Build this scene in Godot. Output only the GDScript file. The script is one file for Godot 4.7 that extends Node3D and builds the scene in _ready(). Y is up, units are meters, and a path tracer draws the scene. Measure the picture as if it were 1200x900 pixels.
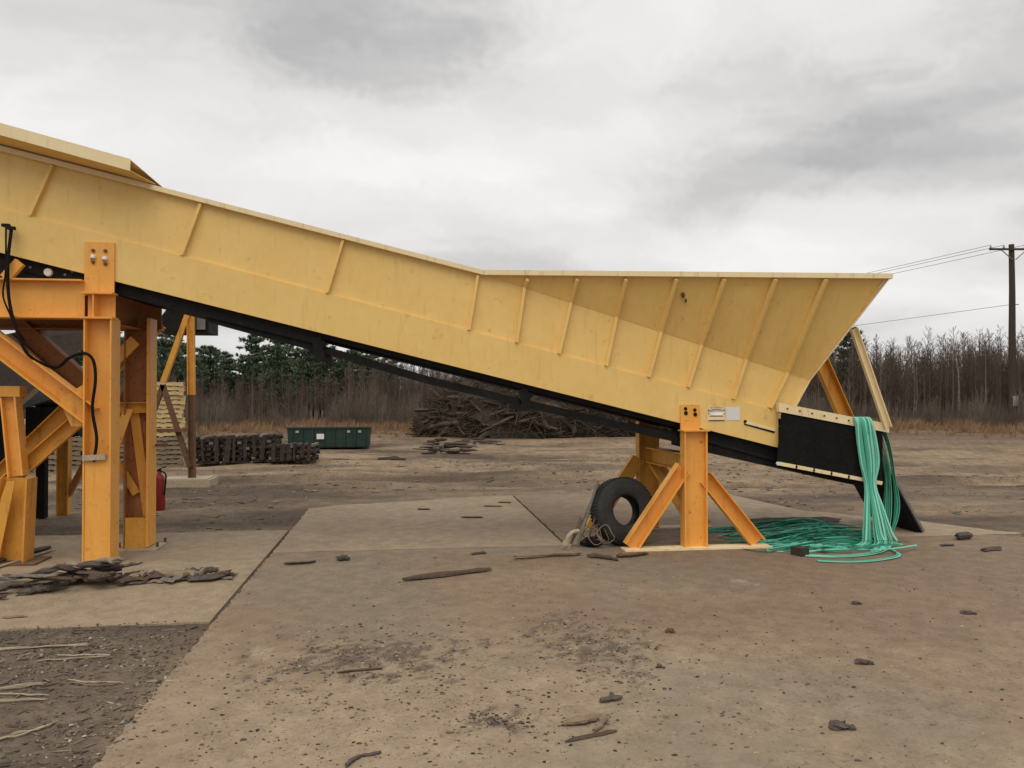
extends Node3D
# Outdoor yard: x runs along the conveyor, -z is away from the viewer, y is up, metres.
var M := {}
var used := {}
var rng := RandomNumberGenerator.new()
var noise_a := FastNoiseLite.new()
var noise_b := FastNoiseLite.new()

# ---------------------------------------------------------------- helpers
func numbered(called: String) -> String:
	if not used.has(called):
		used[called] = 0
		return called
	used[called] += 1
	return "%s_%03d" % [called, used[called]]

func tag(o: Node, label: String, category: String, group := "", kind := "") -> void:
	if label: o.set_meta("label", label)
	if category: o.set_meta("category", category)
	if group: o.set_meta("group", group)
	if kind: o.set_meta("kind", kind)

func thing(called: String, label: String, category: String, at := Vector3.ZERO, group := "") -> Node3D:
	var o := Node3D.new()
	o.name = numbered(called)
	add_child(o)
	o.position = at
	tag(o, label, category, group)
	return o

func mb() -> SurfaceTool:
	var st := SurfaceTool.new()
	st.begin(Mesh.PRIMITIVE_TRIANGLES)
	st.set_smooth_group(-1)
	return st

# parts are described in world coordinates and hung under a thing that stands at its base
func obj(called: String, st: SurfaceTool, m: Material, parent: Node3D = null) -> MeshInstance3D:
	st.generate_normals()
	st.set_material(m)
	var o := MeshInstance3D.new()
	o.mesh = st.commit()
	if parent == null:
		o.name = numbered(called)
		add_child(o)
	else:
		o.name = called
		parent.add_child(o, true)
		var p: Node = parent
		var off := Vector3.ZERO
		while p != self:
			off += (p as Node3D).position
			p = p.get_parent()
		o.position = -off
	return o

func tri(st: SurfaceTool, a: Vector3, b: Vector3, c: Vector3, out: Vector3) -> void:
	if (a - c).cross(a - b).dot(out) < 0.0:
		var t := b
		b = c
		c = t
	st.add_vertex(a); st.add_vertex(b); st.add_vertex(c)

func quad(st: SurfaceTool, a: Vector3, b: Vector3, c: Vector3, d: Vector3, out: Vector3) -> void:
	tri(st, a, b, c, out)
	tri(st, a, c, d, out)

func box(st: SurfaceTool, c: Vector3, s: Vector3, b := Basis()) -> void:
	var x := b.x * s.x * 0.5
	var y := b.y * s.y * 0.5
	var z := b.z * s.z * 0.5
	quad(st, c + x - y - z, c + x + y - z, c + x + y + z, c + x - y + z, x)
	quad(st, c - x - y - z, c - x + y - z, c - x + y + z, c - x - y + z, -x)
	quad(st, c + y - x - z, c + y + x - z, c + y + x + z, c + y - x + z, y)
	quad(st, c - y - x - z, c - y + x - z, c - y + x + z, c - y - x + z, -y)
	quad(st, c + z - x - y, c + z + x - y, c + z + x + y, c + z - x + y, z)
	quad(st, c - z - x - y, c - z + x - y, c - z + x + y, c - z - x + y, -z)

func span(a: Vector3, b: Vector3, up := Vector3.UP) -> Basis:
	var f := (b - a).normalized()
	if absf(f.dot(up)) > 0.98: up = Vector3.FORWARD
	var r := up.cross(f).normalized()
	return Basis(r, f.cross(r), f)          # z along the bar

func bar(st: SurfaceTool, a: Vector3, b: Vector3, w: float, h: float, up := Vector3.UP) -> void:
	box(st, (a + b) * 0.5, Vector3(w, h, a.distance_to(b)), span(a, b, up))

# rolled beam from a to b: web in the plane of (ab, up), flanges across it at +-depth/2 along up
func beam(st: SurfaceTool, a: Vector3, b: Vector3, depth: float, width: float, up: Vector3, t := 0.016) -> void:
	var s := span(a, b, up)
	var mid := (a + b) * 0.5
	var l := a.distance_to(b)
	box(st, mid, Vector3(t * 0.8, depth - 2.0 * t, l), s)
	box(st, mid + s.y * (depth - t) * 0.5, Vector3(width, t, l), s)
	box(st, mid - s.y * (depth - t) * 0.5, Vector3(width, t, l), s)

func channel(st: SurfaceTool, a: Vector3, b: Vector3, depth: float, width: float, up: Vector3, side: float, t := 0.012) -> void:
	var s := span(a, b, up)
	var mid := (a + b) * 0.5
	var l := a.distance_to(b)
	box(st, mid + s.x * side * (width - t) * 0.5, Vector3(t, depth - 2.0 * t, l), s)
	box(st, mid + s.y * (depth - t) * 0.5, Vector3(width, t, l), s)
	box(st, mid - s.y * (depth - t) * 0.5, Vector3(width, t, l), s)

# flat polygon with thickness
func prism(st: SurfaceTool, poly: Array, off: Vector3) -> void:
	var n := Vector3.ZERO
	var mid := Vector3.ZERO
	for i in poly.size():
		var p: Vector3 = poly[i]
		var q: Vector3 = poly[(i + 1) % poly.size()]
		n += p.cross(q)
		mid += p
	mid /= poly.size()
	n = n.normalized()
	var u := ((poly[1] as Vector3) - (poly[0] as Vector3)).normalized()
	var v := n.cross(u)
	var flat := PackedVector2Array()
	for p in poly:
		flat.append(Vector2((p - mid).dot(u), (p - mid).dot(v)))
	var idx := Geometry2D.triangulate_polygon(flat)
	for k in range(0, idx.size(), 3):
		var a: Vector3 = poly[idx[k]]
		var b: Vector3 = poly[idx[k + 1]]
		var c: Vector3 = poly[idx[k + 2]]
		tri(st, a, b, c, -off)
		tri(st, a + off, b + off, c + off, off)
	var ccw := 1.0                               # Newell normal: polygon runs counter-clockwise about n
	for i in poly.size():
		var p: Vector3 = poly[i]
		var q: Vector3 = poly[(i + 1) % poly.size()]
		quad(st, p, q, q + off, p + off, (q - p).cross(n) * ccw)

func xy(pts: Array, z: float) -> Array:
	var r := []
	for p in pts: r.append(Vector3(p[0], p[1], z))
	return r

func tube(st: SurfaceTool, pts: Array, radii: Array, sides := 6, cap := true, flat := 1.0, flat_up := Vector3.UP) -> void:
	var rings := []
	var r := Vector3.ZERO
	for i in pts.size():
		var f: Vector3 = ((pts[mini(i + 1, pts.size() - 1)] as Vector3) - (pts[maxi(i - 1, 0)] as Vector3)).normalized()
		if i == 0:
			r = flat_up.cross(f)
			if r.length() < 0.05: r = Vector3.RIGHT.cross(f)
		r = (r - f * r.dot(f)).normalized()
		if r.length() < 0.5: r = f.cross(Vector3(0.3, 0.5, 0.8)).normalized()
		var u := f.cross(r)
		var ring := []
		for k in sides:
			var a := TAU * k / sides
			ring.append((pts[i] as Vector3) + (r * cos(a) + u * sin(a) * flat) * float(radii[mini(i, radii.size() - 1)]))
		rings.append(ring)
	st.set_smooth_group(0)
	for i in pts.size() - 1:
		for k in sides:
			var k2 := (k + 1) % sides
			var out: Vector3 = ((rings[i][k] + rings[i][k2]) * 0.5 as Vector3) - (pts[i] as Vector3)
			quad(st, rings[i][k], rings[i][k2], rings[i + 1][k2], rings[i + 1][k], out)
	st.set_smooth_group(-1)
	if cap:
		for e in [0, pts.size() - 1]:
			var o: Vector3 = (pts[0] as Vector3) - (pts[1] as Vector3) if e == 0 else (pts[e] as Vector3) - (pts[e - 1] as Vector3)
			for k in range(1, sides - 1):
				tri(st, rings[e][0], rings[e][k], rings[e][k + 1], o)

func lathe(st: SurfaceTool, profile: Array, at: Vector3, b: Basis, n := 32, closed := false) -> void:
	# profile: [radius, height along b.y]
	st.set_smooth_group(0)
	var count := profile.size() if closed else profile.size() - 1
	var mid := Vector2.ZERO
	for p in profile: mid += Vector2(p[0], p[1]) / profile.size()
	for i in n:
		var a0 := TAU * i / n
		var a1 := TAU * (i + 1) / n
		var d0 := b.x * cos(a0) + b.z * sin(a0)
		var d1 := b.x * cos(a1) + b.z * sin(a1)
		for k in count:
			var p = profile[k]
			var q = profile[(k + 1) % profile.size()]
			var side := Vector2((p[0] + q[0]) * 0.5, (p[1] + q[1]) * 0.5) - mid
			if not closed: side = Vector2(absf(q[1] - p[1]), -(q[0] - p[0]) * signf(q[1] - p[1] + 1e-9))
			var out := (d0 + d1) * 0.5 * side.x + b.y * side.y
			quad(st, at + d0 * p[0] + b.y * p[1], at + d1 * p[0] + b.y * p[1], at + d1 * q[0] + b.y * q[1], at + d0 * q[0] + b.y * q[1], out)
	st.set_smooth_group(-1)

func curve(pts: Array, n := 8) -> Array:
	var r := []
	for i in pts.size() - 1:
		var p0: Vector3 = pts[maxi(i - 1, 0)]
		var p1: Vector3 = pts[i]
		var p2: Vector3 = pts[i + 1]
		var p3: Vector3 = pts[mini(i + 2, pts.size() - 1)]
		for k in n: r.append(p1.cubic_interpolate(p2, p0, p3, float(k) / n))
	r.append(pts[-1])
	return r

# a rough stick or splinter between two points
func stick(st: SurfaceTool, a: Vector3, b: Vector3, r: float, flat := 0.7, wob := 0.35, n := 7, sides := 7) -> void:
	var rings := []
	var f := (b - a).normalized()
	var side := Vector3.UP.cross(f).normalized()
	var up := f.cross(side)
	var ridge := []
	for k in sides: ridge.append(rng.randf_range(0.7, 1.2))
	var bow := rng.randf_range(-1, 1) * r * wob * 2.0
	for i in n + 1:
		var t := float(i) / n
		var c := a.lerp(b, t) + side * (bow * sin(t * PI) + rng.randf_range(-1, 1) * r * wob * 0.6) + up * rng.randf_range(-0.2, 0.2) * r * wob
		var w := rng.randf_range(0.8, 1.1)
		if i == 0 or i == n: w = rng.randf_range(0.35, 0.75)
		var ring := []
		for k in sides:
			var g := TAU * k / sides
			var rr: float = r * w * ridge[k] * rng.randf_range(0.86, 1.12)
			var along := f * rng.randf_range(-0.6, 0.6) * r * (1.0 if i == 0 or i == n else 0.3)
			ring.append(c + (side * cos(g) + up * sin(g) * flat) * rr + along)
		rings.append(ring)
	for i in n:
		for k in sides:
			var k2 := (k + 1) % sides
			var o: Vector3 = (rings[i][k] + rings[i][k2]) * 0.5 - (a.lerp(b, float(i) / n))
			quad(st, rings[i][k], rings[i][k2], rings[i + 1][k2], rings[i + 1][k], o)
	for e in [0, n]:
		for k in range(1, sides - 1):
			tri(st, rings[e][0], rings[e][k], rings[e][k + 1], -f if e == 0 else f)

func lump(st: SurfaceTool, c: Vector3, s: Vector3, rough := 0.25, n := 9, m := 6) -> void:
	var grid := []
	for j in m + 1:
		var row := []
		var e := PI * (float(j) / m - 0.5)
		for i in n:
			var a := TAU * i / n
			var k := 1.0 + rng.randf_range(-rough, rough)
			if j == 0 or j == m: k = 1.0
			row.append(c + Vector3(cos(a) * cos(e) * s.x, sin(e) * s.y, sin(a) * cos(e) * s.z) * k)
		grid.append(row)
	for j in m:
		for i in n:
			var i2 := (i + 1) % n
			quad(st, grid[j][i], grid[j][i2], grid[j + 1][i2], grid[j + 1][i], (grid[j][i] + grid[j + 1][i2]) * 0.5 - c)

# ---------------------------------------------------------------- materials
func lin(r: float, g: float, b: float) -> Color:
	return Color(r, g, b).linear_to_srgb()

func field(size: int, freq: float, seed_: int, oct := 4, kind := FastNoiseLite.TYPE_SIMPLEX_SMOOTH) -> PackedByteArray:
	var n := FastNoiseLite.new()
	n.noise_type = kind
	n.seed = seed_
	n.frequency = freq
	n.fractal_octaves = oct
	return n.get_seamless_image(size, size, false, false, 0.15).get_data()

# layered grain: two tones mixed by three noises, then specks of a third colour where a fourth is high
func grain(size: int, a: Color, b: Color, f: Array, seed_: int, speck := Color.BLACK, limit := 2.0, amount := 0.7, runs := 0.0) -> ImageTexture:
	var n1 := field(size, f[0], seed_)
	var n2 := field(size, f[1], seed_ + 1, 3)
	var n3 := field(size, f[2], seed_ + 2, 2)
	var n4 := field(size, f[1] * 0.7, seed_ + 3, 4)
	var n5 := field(size, 0.035, seed_ + 4, 4)
	var half := size / 2
	var out := PackedByteArray()
	out.resize(size * size * 3)
	for i in size * size:
		var t := clampf((0.45 * n1[i] + 0.33 * n2[i] + 0.22 * n3[i]) / 255.0 * 1.7 - 0.35, 0.0, 1.0)
		var c := a.lerp(b, t)
		var s := n4[i] / 255.0 * 0.75 + n3[i] / 255.0 * 0.25
		if s > limit: c = c.lerp(speck, clampf((s - limit) * 14.0, 0.0, 1.0) * amount)
		if runs > 0.0:                       # rust and dirt that ran down the paint, broken up along its length
			var y := i / size
			var m := (y if y < half else size - 1 - y) / 7
			var g := n5[m * size + i % size] / 255.0 * 0.8 + n2[i] / 255.0 * 0.2
			if g > 0.62: c = c.lerp(speck, clampf((g - 0.62) * 5.0, 0.0, 1.0) * runs)
			elif g < 0.25: c = c.lerp(Color.WHITE, clampf((0.25 - g) * 4.0, 0.0, 1.0) * runs * 0.35)
		out[i * 3] = int(c.r * 255.0)
		out[i * 3 + 1] = int(c.g * 255.0)
		out[i * 3 + 2] = int(c.b * 255.0)
	return ImageTexture.create_from_image(Image.create_from_data(size, size, false, Image.FORMAT_RGB8, out))

func relief(size: int, freq: float, seed_: int, oct := 5) -> ImageTexture:
	return ImageTexture.create_from_image(Image.create_from_data(size, size, false, Image.FORMAT_L8, field(size, freq, seed_, oct)))

func surf(tex: Texture2D, tile: float, rough: float, bump: Texture2D = null, bump_cm := 0.0, tint := Color.WHITE) -> StandardMaterial3D:
	var m := StandardMaterial3D.new()
	m.albedo_color = tint
	m.albedo_texture = tex
	m.uv1_triplanar = true
	m.uv1_world_triplanar = true
	m.uv1_triplanar_sharpness = 4.0
	m.uv1_scale = Vector3.ONE / tile
	m.roughness = rough
	if bump:
		m.heightmap_enabled = true
		m.heightmap_texture = bump
		m.heightmap_scale = bump_cm
	return m

func plain(c: Color, rough := 0.8, metal := 0.0) -> StandardMaterial3D:
	var m := StandardMaterial3D.new()
	m.albedo_color = c
	m.roughness = rough
	m.metallic = metal
	return m

func make_materials() -> void:
	var fine := relief(512, 0.03, 50)
	M.yellow = surf(grain(1024, lin(0.775, 0.520, 0.165), lin(0.85, 0.597, 0.212), [0.004, 0.02, 0.2], 11, lin(0.42, 0.26, 0.10), 0.75, 0.4, 0.17), 3.1, 0.5, fine, 0.05)
	M.cream = surf(grain(512, lin(0.82, 0.66, 0.38), lin(0.87, 0.73, 0.46), [0.006, 0.03, 0.2], 12, lin(0.4, 0.26, 0.12), 0.75, 0.6, 0.3), 1.7, 0.55)
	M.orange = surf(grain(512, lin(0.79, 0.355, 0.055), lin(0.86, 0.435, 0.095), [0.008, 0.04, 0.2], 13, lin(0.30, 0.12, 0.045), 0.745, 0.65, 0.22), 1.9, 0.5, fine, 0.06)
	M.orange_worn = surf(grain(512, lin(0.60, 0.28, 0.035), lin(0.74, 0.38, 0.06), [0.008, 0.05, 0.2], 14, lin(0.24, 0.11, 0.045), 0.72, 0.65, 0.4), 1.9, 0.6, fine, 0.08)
	M.brown = surf(grain(512, lin(0.30, 0.115, 0.04), lin(0.40, 0.16, 0.05), [0.01, 0.05, 0.2], 15, lin(0.10, 0.05, 0.03), 0.68, 0.8), 1.1, 0.7, fine, 0.1)  # brown copy of the orange: shade on far members put into the colour
	M.black_steel = surf(grain(256, lin(0.006, 0.006, 0.006), lin(0.017, 0.0155, 0.0145), [0.01, 0.05, 0.2], 16, lin(0.06, 0.045, 0.03), 0.73, 0.5), 0.9, 0.7)
	M.rubber = surf(grain(256, lin(0.0055, 0.0055, 0.006), lin(0.012, 0.0115, 0.0115), [0.01, 0.06, 0.2], 17, lin(0.06, 0.055, 0.045), 0.74, 0.5), 0.8, 0.85, fine, 0.05)
	M.tyre = surf(grain(256, lin(0.012, 0.013, 0.013), lin(0.030, 0.030, 0.030), [0.01, 0.06, 0.2], 18, lin(0.12, 0.10, 0.08), 0.70, 0.6), 0.5, 0.8)
	for k in ["black_steel", "rubber"]: M[k].metallic_specular = 0.3
	M.grey_steel = surf(grain(256, lin(0.14, 0.14, 0.145), lin(0.22, 0.22, 0.22), [0.01, 0.04, 0.2], 19, lin(0.16, 0.09, 0.05), 0.70, 0.6), 1.2, 0.55)
	M.rust = surf(grain(256, lin(0.10, 0.055, 0.03), lin(0.20, 0.10, 0.05), [0.02, 0.07, 0.2], 20), 0.6, 0.9)
	M.bone = surf(grain(256, lin(0.34, 0.28, 0.20), lin(0.50, 0.42, 0.31), [0.02, 0.07, 0.2], 21, lin(0.15, 0.09, 0.05), 0.7, 0.7), 0.4, 0.8)
	M.concrete = surf(grain(1024, lin(0.60, 0.60, 0.595), lin(1.0, 1.0, 1.0), [0.012, 0.06, 0.24], 22, lin(0.32, 0.28, 0.24), 0.68, 0.6), 2.7, 0.92, relief(1024, 0.12, 60), 0.6)
	M.concrete.vertex_color_use_as_albedo = true
	M.dirt = surf(grain(1024, lin(0.45, 0.45, 0.45), lin(1.0, 1.0, 1.0), [0.008, 0.05, 0.25], 23, lin(0.30, 0.28, 0.26), 0.66, 0.7), 3.7, 0.97, relief(1024, 0.05, 61, 6), 2.2)
	M.dirt.vertex_color_use_as_albedo = true
	M.wood_pale = surf(grain(256, lin(0.50, 0.36, 0.17), lin(0.70, 0.53, 0.28), [0.01, 0.05, 0.2], 24), 1.4, 0.85)
	M.wood_old = surf(grain(256, lin(0.20, 0.15, 0.10), lin(0.34, 0.27, 0.19), [0.01, 0.05, 0.2], 25), 1.0, 0.9)
	M.wood_dark = surf(grain(256, lin(0.022, 0.016, 0.012), lin(0.065, 0.047, 0.036), [0.02, 0.07, 0.25], 26), 0.9, 0.92)
	M.bark = surf(grain(256, lin(0.045, 0.036, 0.030), lin(0.15, 0.12, 0.10), [0.02, 0.08, 0.25], 27), 0.5, 0.92)
	M.bark_grey = surf(grain(256, lin(0.13, 0.115, 0.095), lin(0.26, 0.23, 0.19), [0.02, 0.08, 0.25], 28), 0.5, 0.92)
	M.stick_brown = surf(grain(256, lin(0.06, 0.042, 0.03), lin(0.13, 0.09, 0.06), [0.02, 0.08, 0.25], 29), 0.4, 0.9)
	M.splinter = surf(grain(256, lin(0.17, 0.12, 0.08), lin(0.30, 0.225, 0.15), [0.02, 0.08, 0.25], 30), 0.4, 0.88)
	M.straw = plain(lin(0.31, 0.255, 0.18), 0.85)
	M.chip = plain(Color.WHITE, 0.9)
	M.chip.vertex_color_use_as_albedo = true
	M.green_box = surf(grain(256, lin(0.004, 0.026, 0.021), lin(0.008, 0.042, 0.032), [0.01, 0.05, 0.2], 31, lin(0.07, 0.04, 0.02), 0.64, 0.7, 0.6), 2.5, 0.5)
	M.white = plain(lin(0.72, 0.72, 0.70), 0.6)
	M.ink = plain(lin(0.03, 0.03, 0.03), 0.7)
	M.red = plain(lin(0.26, 0.012, 0.012), 0.4)
	M.pole = surf(grain(256, lin(0.035, 0.024, 0.018), lin(0.075, 0.05, 0.036), [0.02, 0.08, 0.25], 32), 1.0, 0.9)
	M.wire = plain(lin(0.05, 0.05, 0.05), 0.6)
	for k in 4:
		var c: Color = [lin(0.17, 0.66, 0.49), lin(0.07, 0.45, 0.31), lin(0.022, 0.22, 0.15), lin(0.26, 0.72, 0.57)][k]
		M["strap%d" % k] = plain(c, 0.38)
		M["strap%d" % k].backlight_enabled = true
		M["strap%d" % k].backlight = c.darkened(0.6)
	M.twig = plain(lin(0.125, 0.098, 0.078), 0.9)
	M.twig_red = plain(lin(0.135, 0.092, 0.070), 0.9)
	M.twig_pale = plain(lin(0.18, 0.152, 0.122), 0.9)
	M.birch = surf(grain(256, lin(0.42, 0.40, 0.36), lin(0.62, 0.60, 0.56), [0.02, 0.08, 0.25], 33, lin(0.06, 0.05, 0.05), 0.68, 0.9), 1.2, 0.8)
	M.trunk = plain(lin(0.085, 0.065, 0.05), 0.95)
	M.needle = plain(Color.WHITE, 0.75)
	M.needle.vertex_color_use_as_albedo = true
	M.grass = plain(Color.WHITE, 0.9)
	M.grass.vertex_color_use_as_albedo = true

# ---------------------------------------------------------------- sky, sun, camera
func make_sky() -> void:
	var w := 1536
	var h := 768
	var n := FastNoiseLite.new()
	n.noise_type = FastNoiseLite.TYPE_SIMPLEX_SMOOTH
	n.seed = 7
	n.frequency = 0.62
	n.fractal_octaves = 5
	n.fractal_gain = 0.48
	n.domain_warp_enabled = true
	n.domain_warp_amplitude = 0.9
	n.domain_warp_frequency = 0.5
	var n2 := FastNoiseLite.new()
	n2.seed = 19
	n2.frequency = 0.16
	n2.fractal_octaves = 3
	var data := PackedFloat32Array()
	data.resize(w * h * 3)
	for j in h:
		var el := PI * (0.5 - (j + 0.5) / h)
		for i in w:
			var az := TAU * ((i + 0.5) / w - 0.5)
			var at := (j * w + i) * 3
			var c := Vector3(0.24, 0.21, 0.17)
			if el > -0.03:
				var e := maxf(sin(el), 0.0)
				var k := cos(el) / (e + 0.17)
				var p := Vector2(sin(az), -cos(az)) * k
				var a := n.get_noise_2d(p.x, p.y * 1.25)
				var b := n2.get_noise_2d(p.x + 30.0, p.y)
				var v := 0.685 + 0.46 * a + 0.15 * b
				v = lerpf(0.76, v, smoothstep(-0.02, 0.15, e))
				v += 0.10 * smoothstep(0.5, 1.0, e)
				v = clampf(v, 0.42, 1.05)
				if v > 0.72: v = 0.72 + (v - 0.72) * 0.55
				c = Vector3(v * 1.0, v * 0.985, v * 0.975)
				if v < 0.6: c += Vector3(-0.006, 0.0, 0.008) * (0.6 - v) * 8.0
			data[at] = c.x; data[at + 1] = c.y; data[at + 2] = c.z
	var im := Image.create_from_data(w, h, false, Image.FORMAT_RGBF, data.to_byte_array())
	var pm := PanoramaSkyMaterial.new()
	pm.panorama = ImageTexture.create_from_image(im)
	var sky := Sky.new()
	sky.sky_material = pm
	var env := Environment.new()
	env.background_mode = Environment.BG_SKY
	env.sky = sky
	env.tonemap_mode = Environment.TONE_MAPPER_LINEAR
	env.tonemap_exposure = 1.06
	env.sdfgi_enabled = true
	env.ssao_enabled = true
	env.ssil_enabled = true
	var we := WorldEnvironment.new()
	we.name = "world_environment"
	we.environment = env
	add_child(we)

func make_camera_and_light() -> void:
	var cam := Camera3D.new()
	cam.name = "camera"
	add_child(cam)
	cam.fov = 51.06
	cam.far = 1500.0
	cam.near = 0.05
	cam.position = Vector3(0, 1.75, 0)
	cam.rotation = Vector3(deg_to_rad(0.73), deg_to_rad(-7.6), 0)
	cam.current = true
	make_sky()
	var sun := DirectionalLight3D.new()
	sun.name = "sun"
	add_child(sun)
	sun.light_energy = 0.42
	sun.light_angular_distance = 50.0
	sun.light_color = Color(1.0, 0.945, 0.86)
	sun.shadow_enabled = true
	sun.rotation = Vector3(deg_to_rad(-56), deg_to_rad(-22), 0)

# ---------------------------------------------------------------- ground
func lay(x: float, z: float) -> float:
	var d := sqrt(x * x + z * z)
	var t := smoothstep(14.0, 36.0, d)
	return -0.7 * t

func ground_y(x: float, z: float) -> float:
	var y := lay(x, z) - 0.05
	if z > -9.0 and x < 0.0: y += 0.034
	y += 0.016 * noise_a.get_noise_2d(x * 9.0, z * 9.0)
	var f := smoothstep(-13.5, -17.0, z)
	y += f * 0.24 * noise_b.get_noise_2d(x * 1.3, z * 12.0)
	y += f * 0.12 * noise_a.get_noise_2d(x * 3.0, z * 16.0)
	var far := smoothstep(60.0, 140.0, sqrt(x * x + z * z))
	return y + far * 1.6 * noise_b.get_noise_2d(x * 0.4, z * 0.4)

func ground_colour(x: float, z: float) -> Color:
	var a := noise_a.get_noise_2d(x * 2.2 + 50.0, z * 9.0)
	var b := noise_b.get_noise_2d(x * 6.0, z * 14.0)
	var dark := Color(0.135, 0.096, 0.065)
	var tan_ := Color(0.41, 0.30, 0.19)
	var t := smoothstep(-13.0, -20.0, z) * 0.44 + 0.16 + a * 1.15 + b * 0.55
	if x > 6.0: t += 0.18
	var c := dark.lerp(tan_, clampf(t, 0.0, 1.0))
	var d := sqrt(x * x + z * z)
	var g := smoothstep(40.0, 55.0, d + a * 12.0)
	c = c.lerp(Color(0.25, 0.175, 0.105).lerp(Color(0.19, 0.12, 0.075), clampf(b * 2.0 + 0.5, 0.0, 1.0)), g)
	if z > -7.0 and x < -1.4:
		c = Color(0.115, 0.09, 0.068).lerp(Color(0.20, 0.155, 0.11), clampf(a * 1.4 + b + 0.35, 0.0, 1.0))
	return c

func axis(lo: float, fine_lo: float, fine_hi: float, hi: float, step: float) -> PackedFloat32Array:
	var left := []
	var s := step
	var v := fine_lo
	while v > lo:
		s *= 1.22
		v -= s
		left.push_front(maxf(v, lo))
	var out := PackedFloat32Array(left)
	v = fine_lo
	while v < fine_hi:
		out.append(v)
		v += step
	s = step
	while v < hi:
		out.append(v)
		s *= 1.22
		v += s
	out.append(hi)
	return out

func grid_mesh(xs: PackedFloat32Array, zs: PackedFloat32Array, at: Callable, colour: Callable) -> Array:
	var verts := PackedVector3Array()
	var cols := PackedColorArray()
	var idx := PackedInt32Array()
	var n := xs.size()
	for z in zs:
		for x in xs:
			var p: Vector3 = at.call(x, z)
			verts.append(p)
			cols.append(colour.call(p.x, p.z))
	for j in zs.size() - 1:
		for i in n - 1:
			var a := j * n + i
			idx.append_array([a, a + n + 1, a + 1, a, a + n, a + n + 1])
	return [verts, cols, idx]

func smooth_mesh(g: Array, m: Material) -> ArrayMesh:
	var verts: PackedVector3Array = g[0]
	var idx: PackedInt32Array = g[2]
	var nor := PackedVector3Array()
	nor.resize(verts.size())
	for k in range(0, idx.size(), 3):
		var f := (verts[idx[k + 2]] - verts[idx[k]]).cross(verts[idx[k + 1]] - verts[idx[k]])
		if f.y < 0.0: f = -f
		for q in 3: nor[idx[k + q]] += f
	for k in nor.size(): nor[k] = nor[k].normalized()
	var arr := []
	arr.resize(Mesh.ARRAY_MAX)
	arr[Mesh.ARRAY_VERTEX] = verts
	arr[Mesh.ARRAY_NORMAL] = nor
	arr[Mesh.ARRAY_COLOR] = g[1]
	arr[Mesh.ARRAY_INDEX] = idx
	var am := ArrayMesh.new()
	am.add_surface_from_arrays(Mesh.PRIMITIVE_TRIANGLES, arr)
	am.surface_set_material(0, m)
	return am

func make_ground() -> void:
	var xs := axis(-700, -16, 22, 700, 0.3)
	var zs := axis(-700, -46, 1, 60, 0.18)
	var rev := PackedFloat32Array(zs)
	rev.reverse()
	var o := MeshInstance3D.new()
	o.name = "ground"
	o.mesh = smooth_mesh(grid_mesh(xs, rev, func(x, z): return Vector3(x, ground_y(x, z), z), ground_colour), M.dirt)
	add_child(o)
	tag(o, "brown dirt yard with ruts stretching back to the wood", "ground", "", "structure")

# concrete: the paler bare slab, and mud tracked over it in patches
func slab_colour(x: float, z: float) -> Color:
	var bare := Color(0.425, 0.330, 0.226)
	var mud := Color(0.285, 0.204, 0.138)
	var a := noise_a.get_noise_2d(x * 7.0, z * 7.0)
	var b := noise_b.get_noise_2d(x * 14.0 + 9.0, z * 20.0)
	var c := noise_a.get_noise_2d(x * 30.0, z * 30.0 + 40.0)
	var t := 0.10
	if z > -9.16 and x > -1.48:
		t = 0.60 * smoothstep(-4.4, -6.2, z) + 0.42 * smoothstep(1.0, 3.0, x) * smoothstep(-2.5, -5.0, z) + 0.12
	elif x > 1.86:
		t = 0.85 - 0.85 * smoothstep(3.9, 4.9, x)
	elif x < -1.5:
		t = -0.15 + 0.25 * smoothstep(-8.2, -9.6, z)
	t += a * 0.42 + b * 0.34 + c * 0.30 + noise_a.get_noise_2d(x * 110.0, z * 110.0) * 0.22
	var col := bare.lerp(mud, clampf(t, 0.0, 1.0))
	# grey cement where the skin is worn off, down the middle
	if z > -9.16 and x > -1.48:
		var g := smoothstep(0.0, 0.35, noise_b.get_noise_2d(x * 9.0 + 70.0, z * 6.0) + 0.25 - 0.10 * absf(x - 0.4))
		col = col.lerp(Color(0.275, 0.232, 0.176), 0.6 * g)
		# bark dust swept into drifts: grains, so the mask is cut hard
		var w := maxf(maxf(1.25 - Vector2((x + 0.2) / 0.75, (z + 5.45) / 0.55).length(), 1.2 - Vector2((x - 1.32) / 0.42, (z + 5.5) / 0.75).length()), 1.1 - Vector2((x - 0.5) / 0.2, (z + 4.3) / 0.2).length())
		var k := noise_a.get_noise_2d(x * 170.0, z * 170.0) * 0.9 + noise_a.get_noise_2d(x * 60.0, z * 60.0) * 0.5
		if w > 0.0: col = col.lerp(Color(0.125, 0.097, 0.073), 0.75 * smoothstep(0.42, 0.52, w * 0.55 + k))
	# pale scuffs of lime where something was dragged
	for q in [[3.10, -7.25, 3.22, -7.02], [-0.98, -5.72, -0.90, -5.56], [5.2, -5.0, 5.45, -4.92], [4.85, -5.3, 5.0, -5.1]]:
		var near := Geometry2D.get_closest_point_to_segment(Vector2(x, z), Vector2(q[0], q[1]), Vector2(q[2], q[3])).distance_to(Vector2(x, z))
		if near < 0.05 + c * 0.06: col = col.lerp(Color(0.52, 0.43, 0.31), 0.5)
	return col

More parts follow.
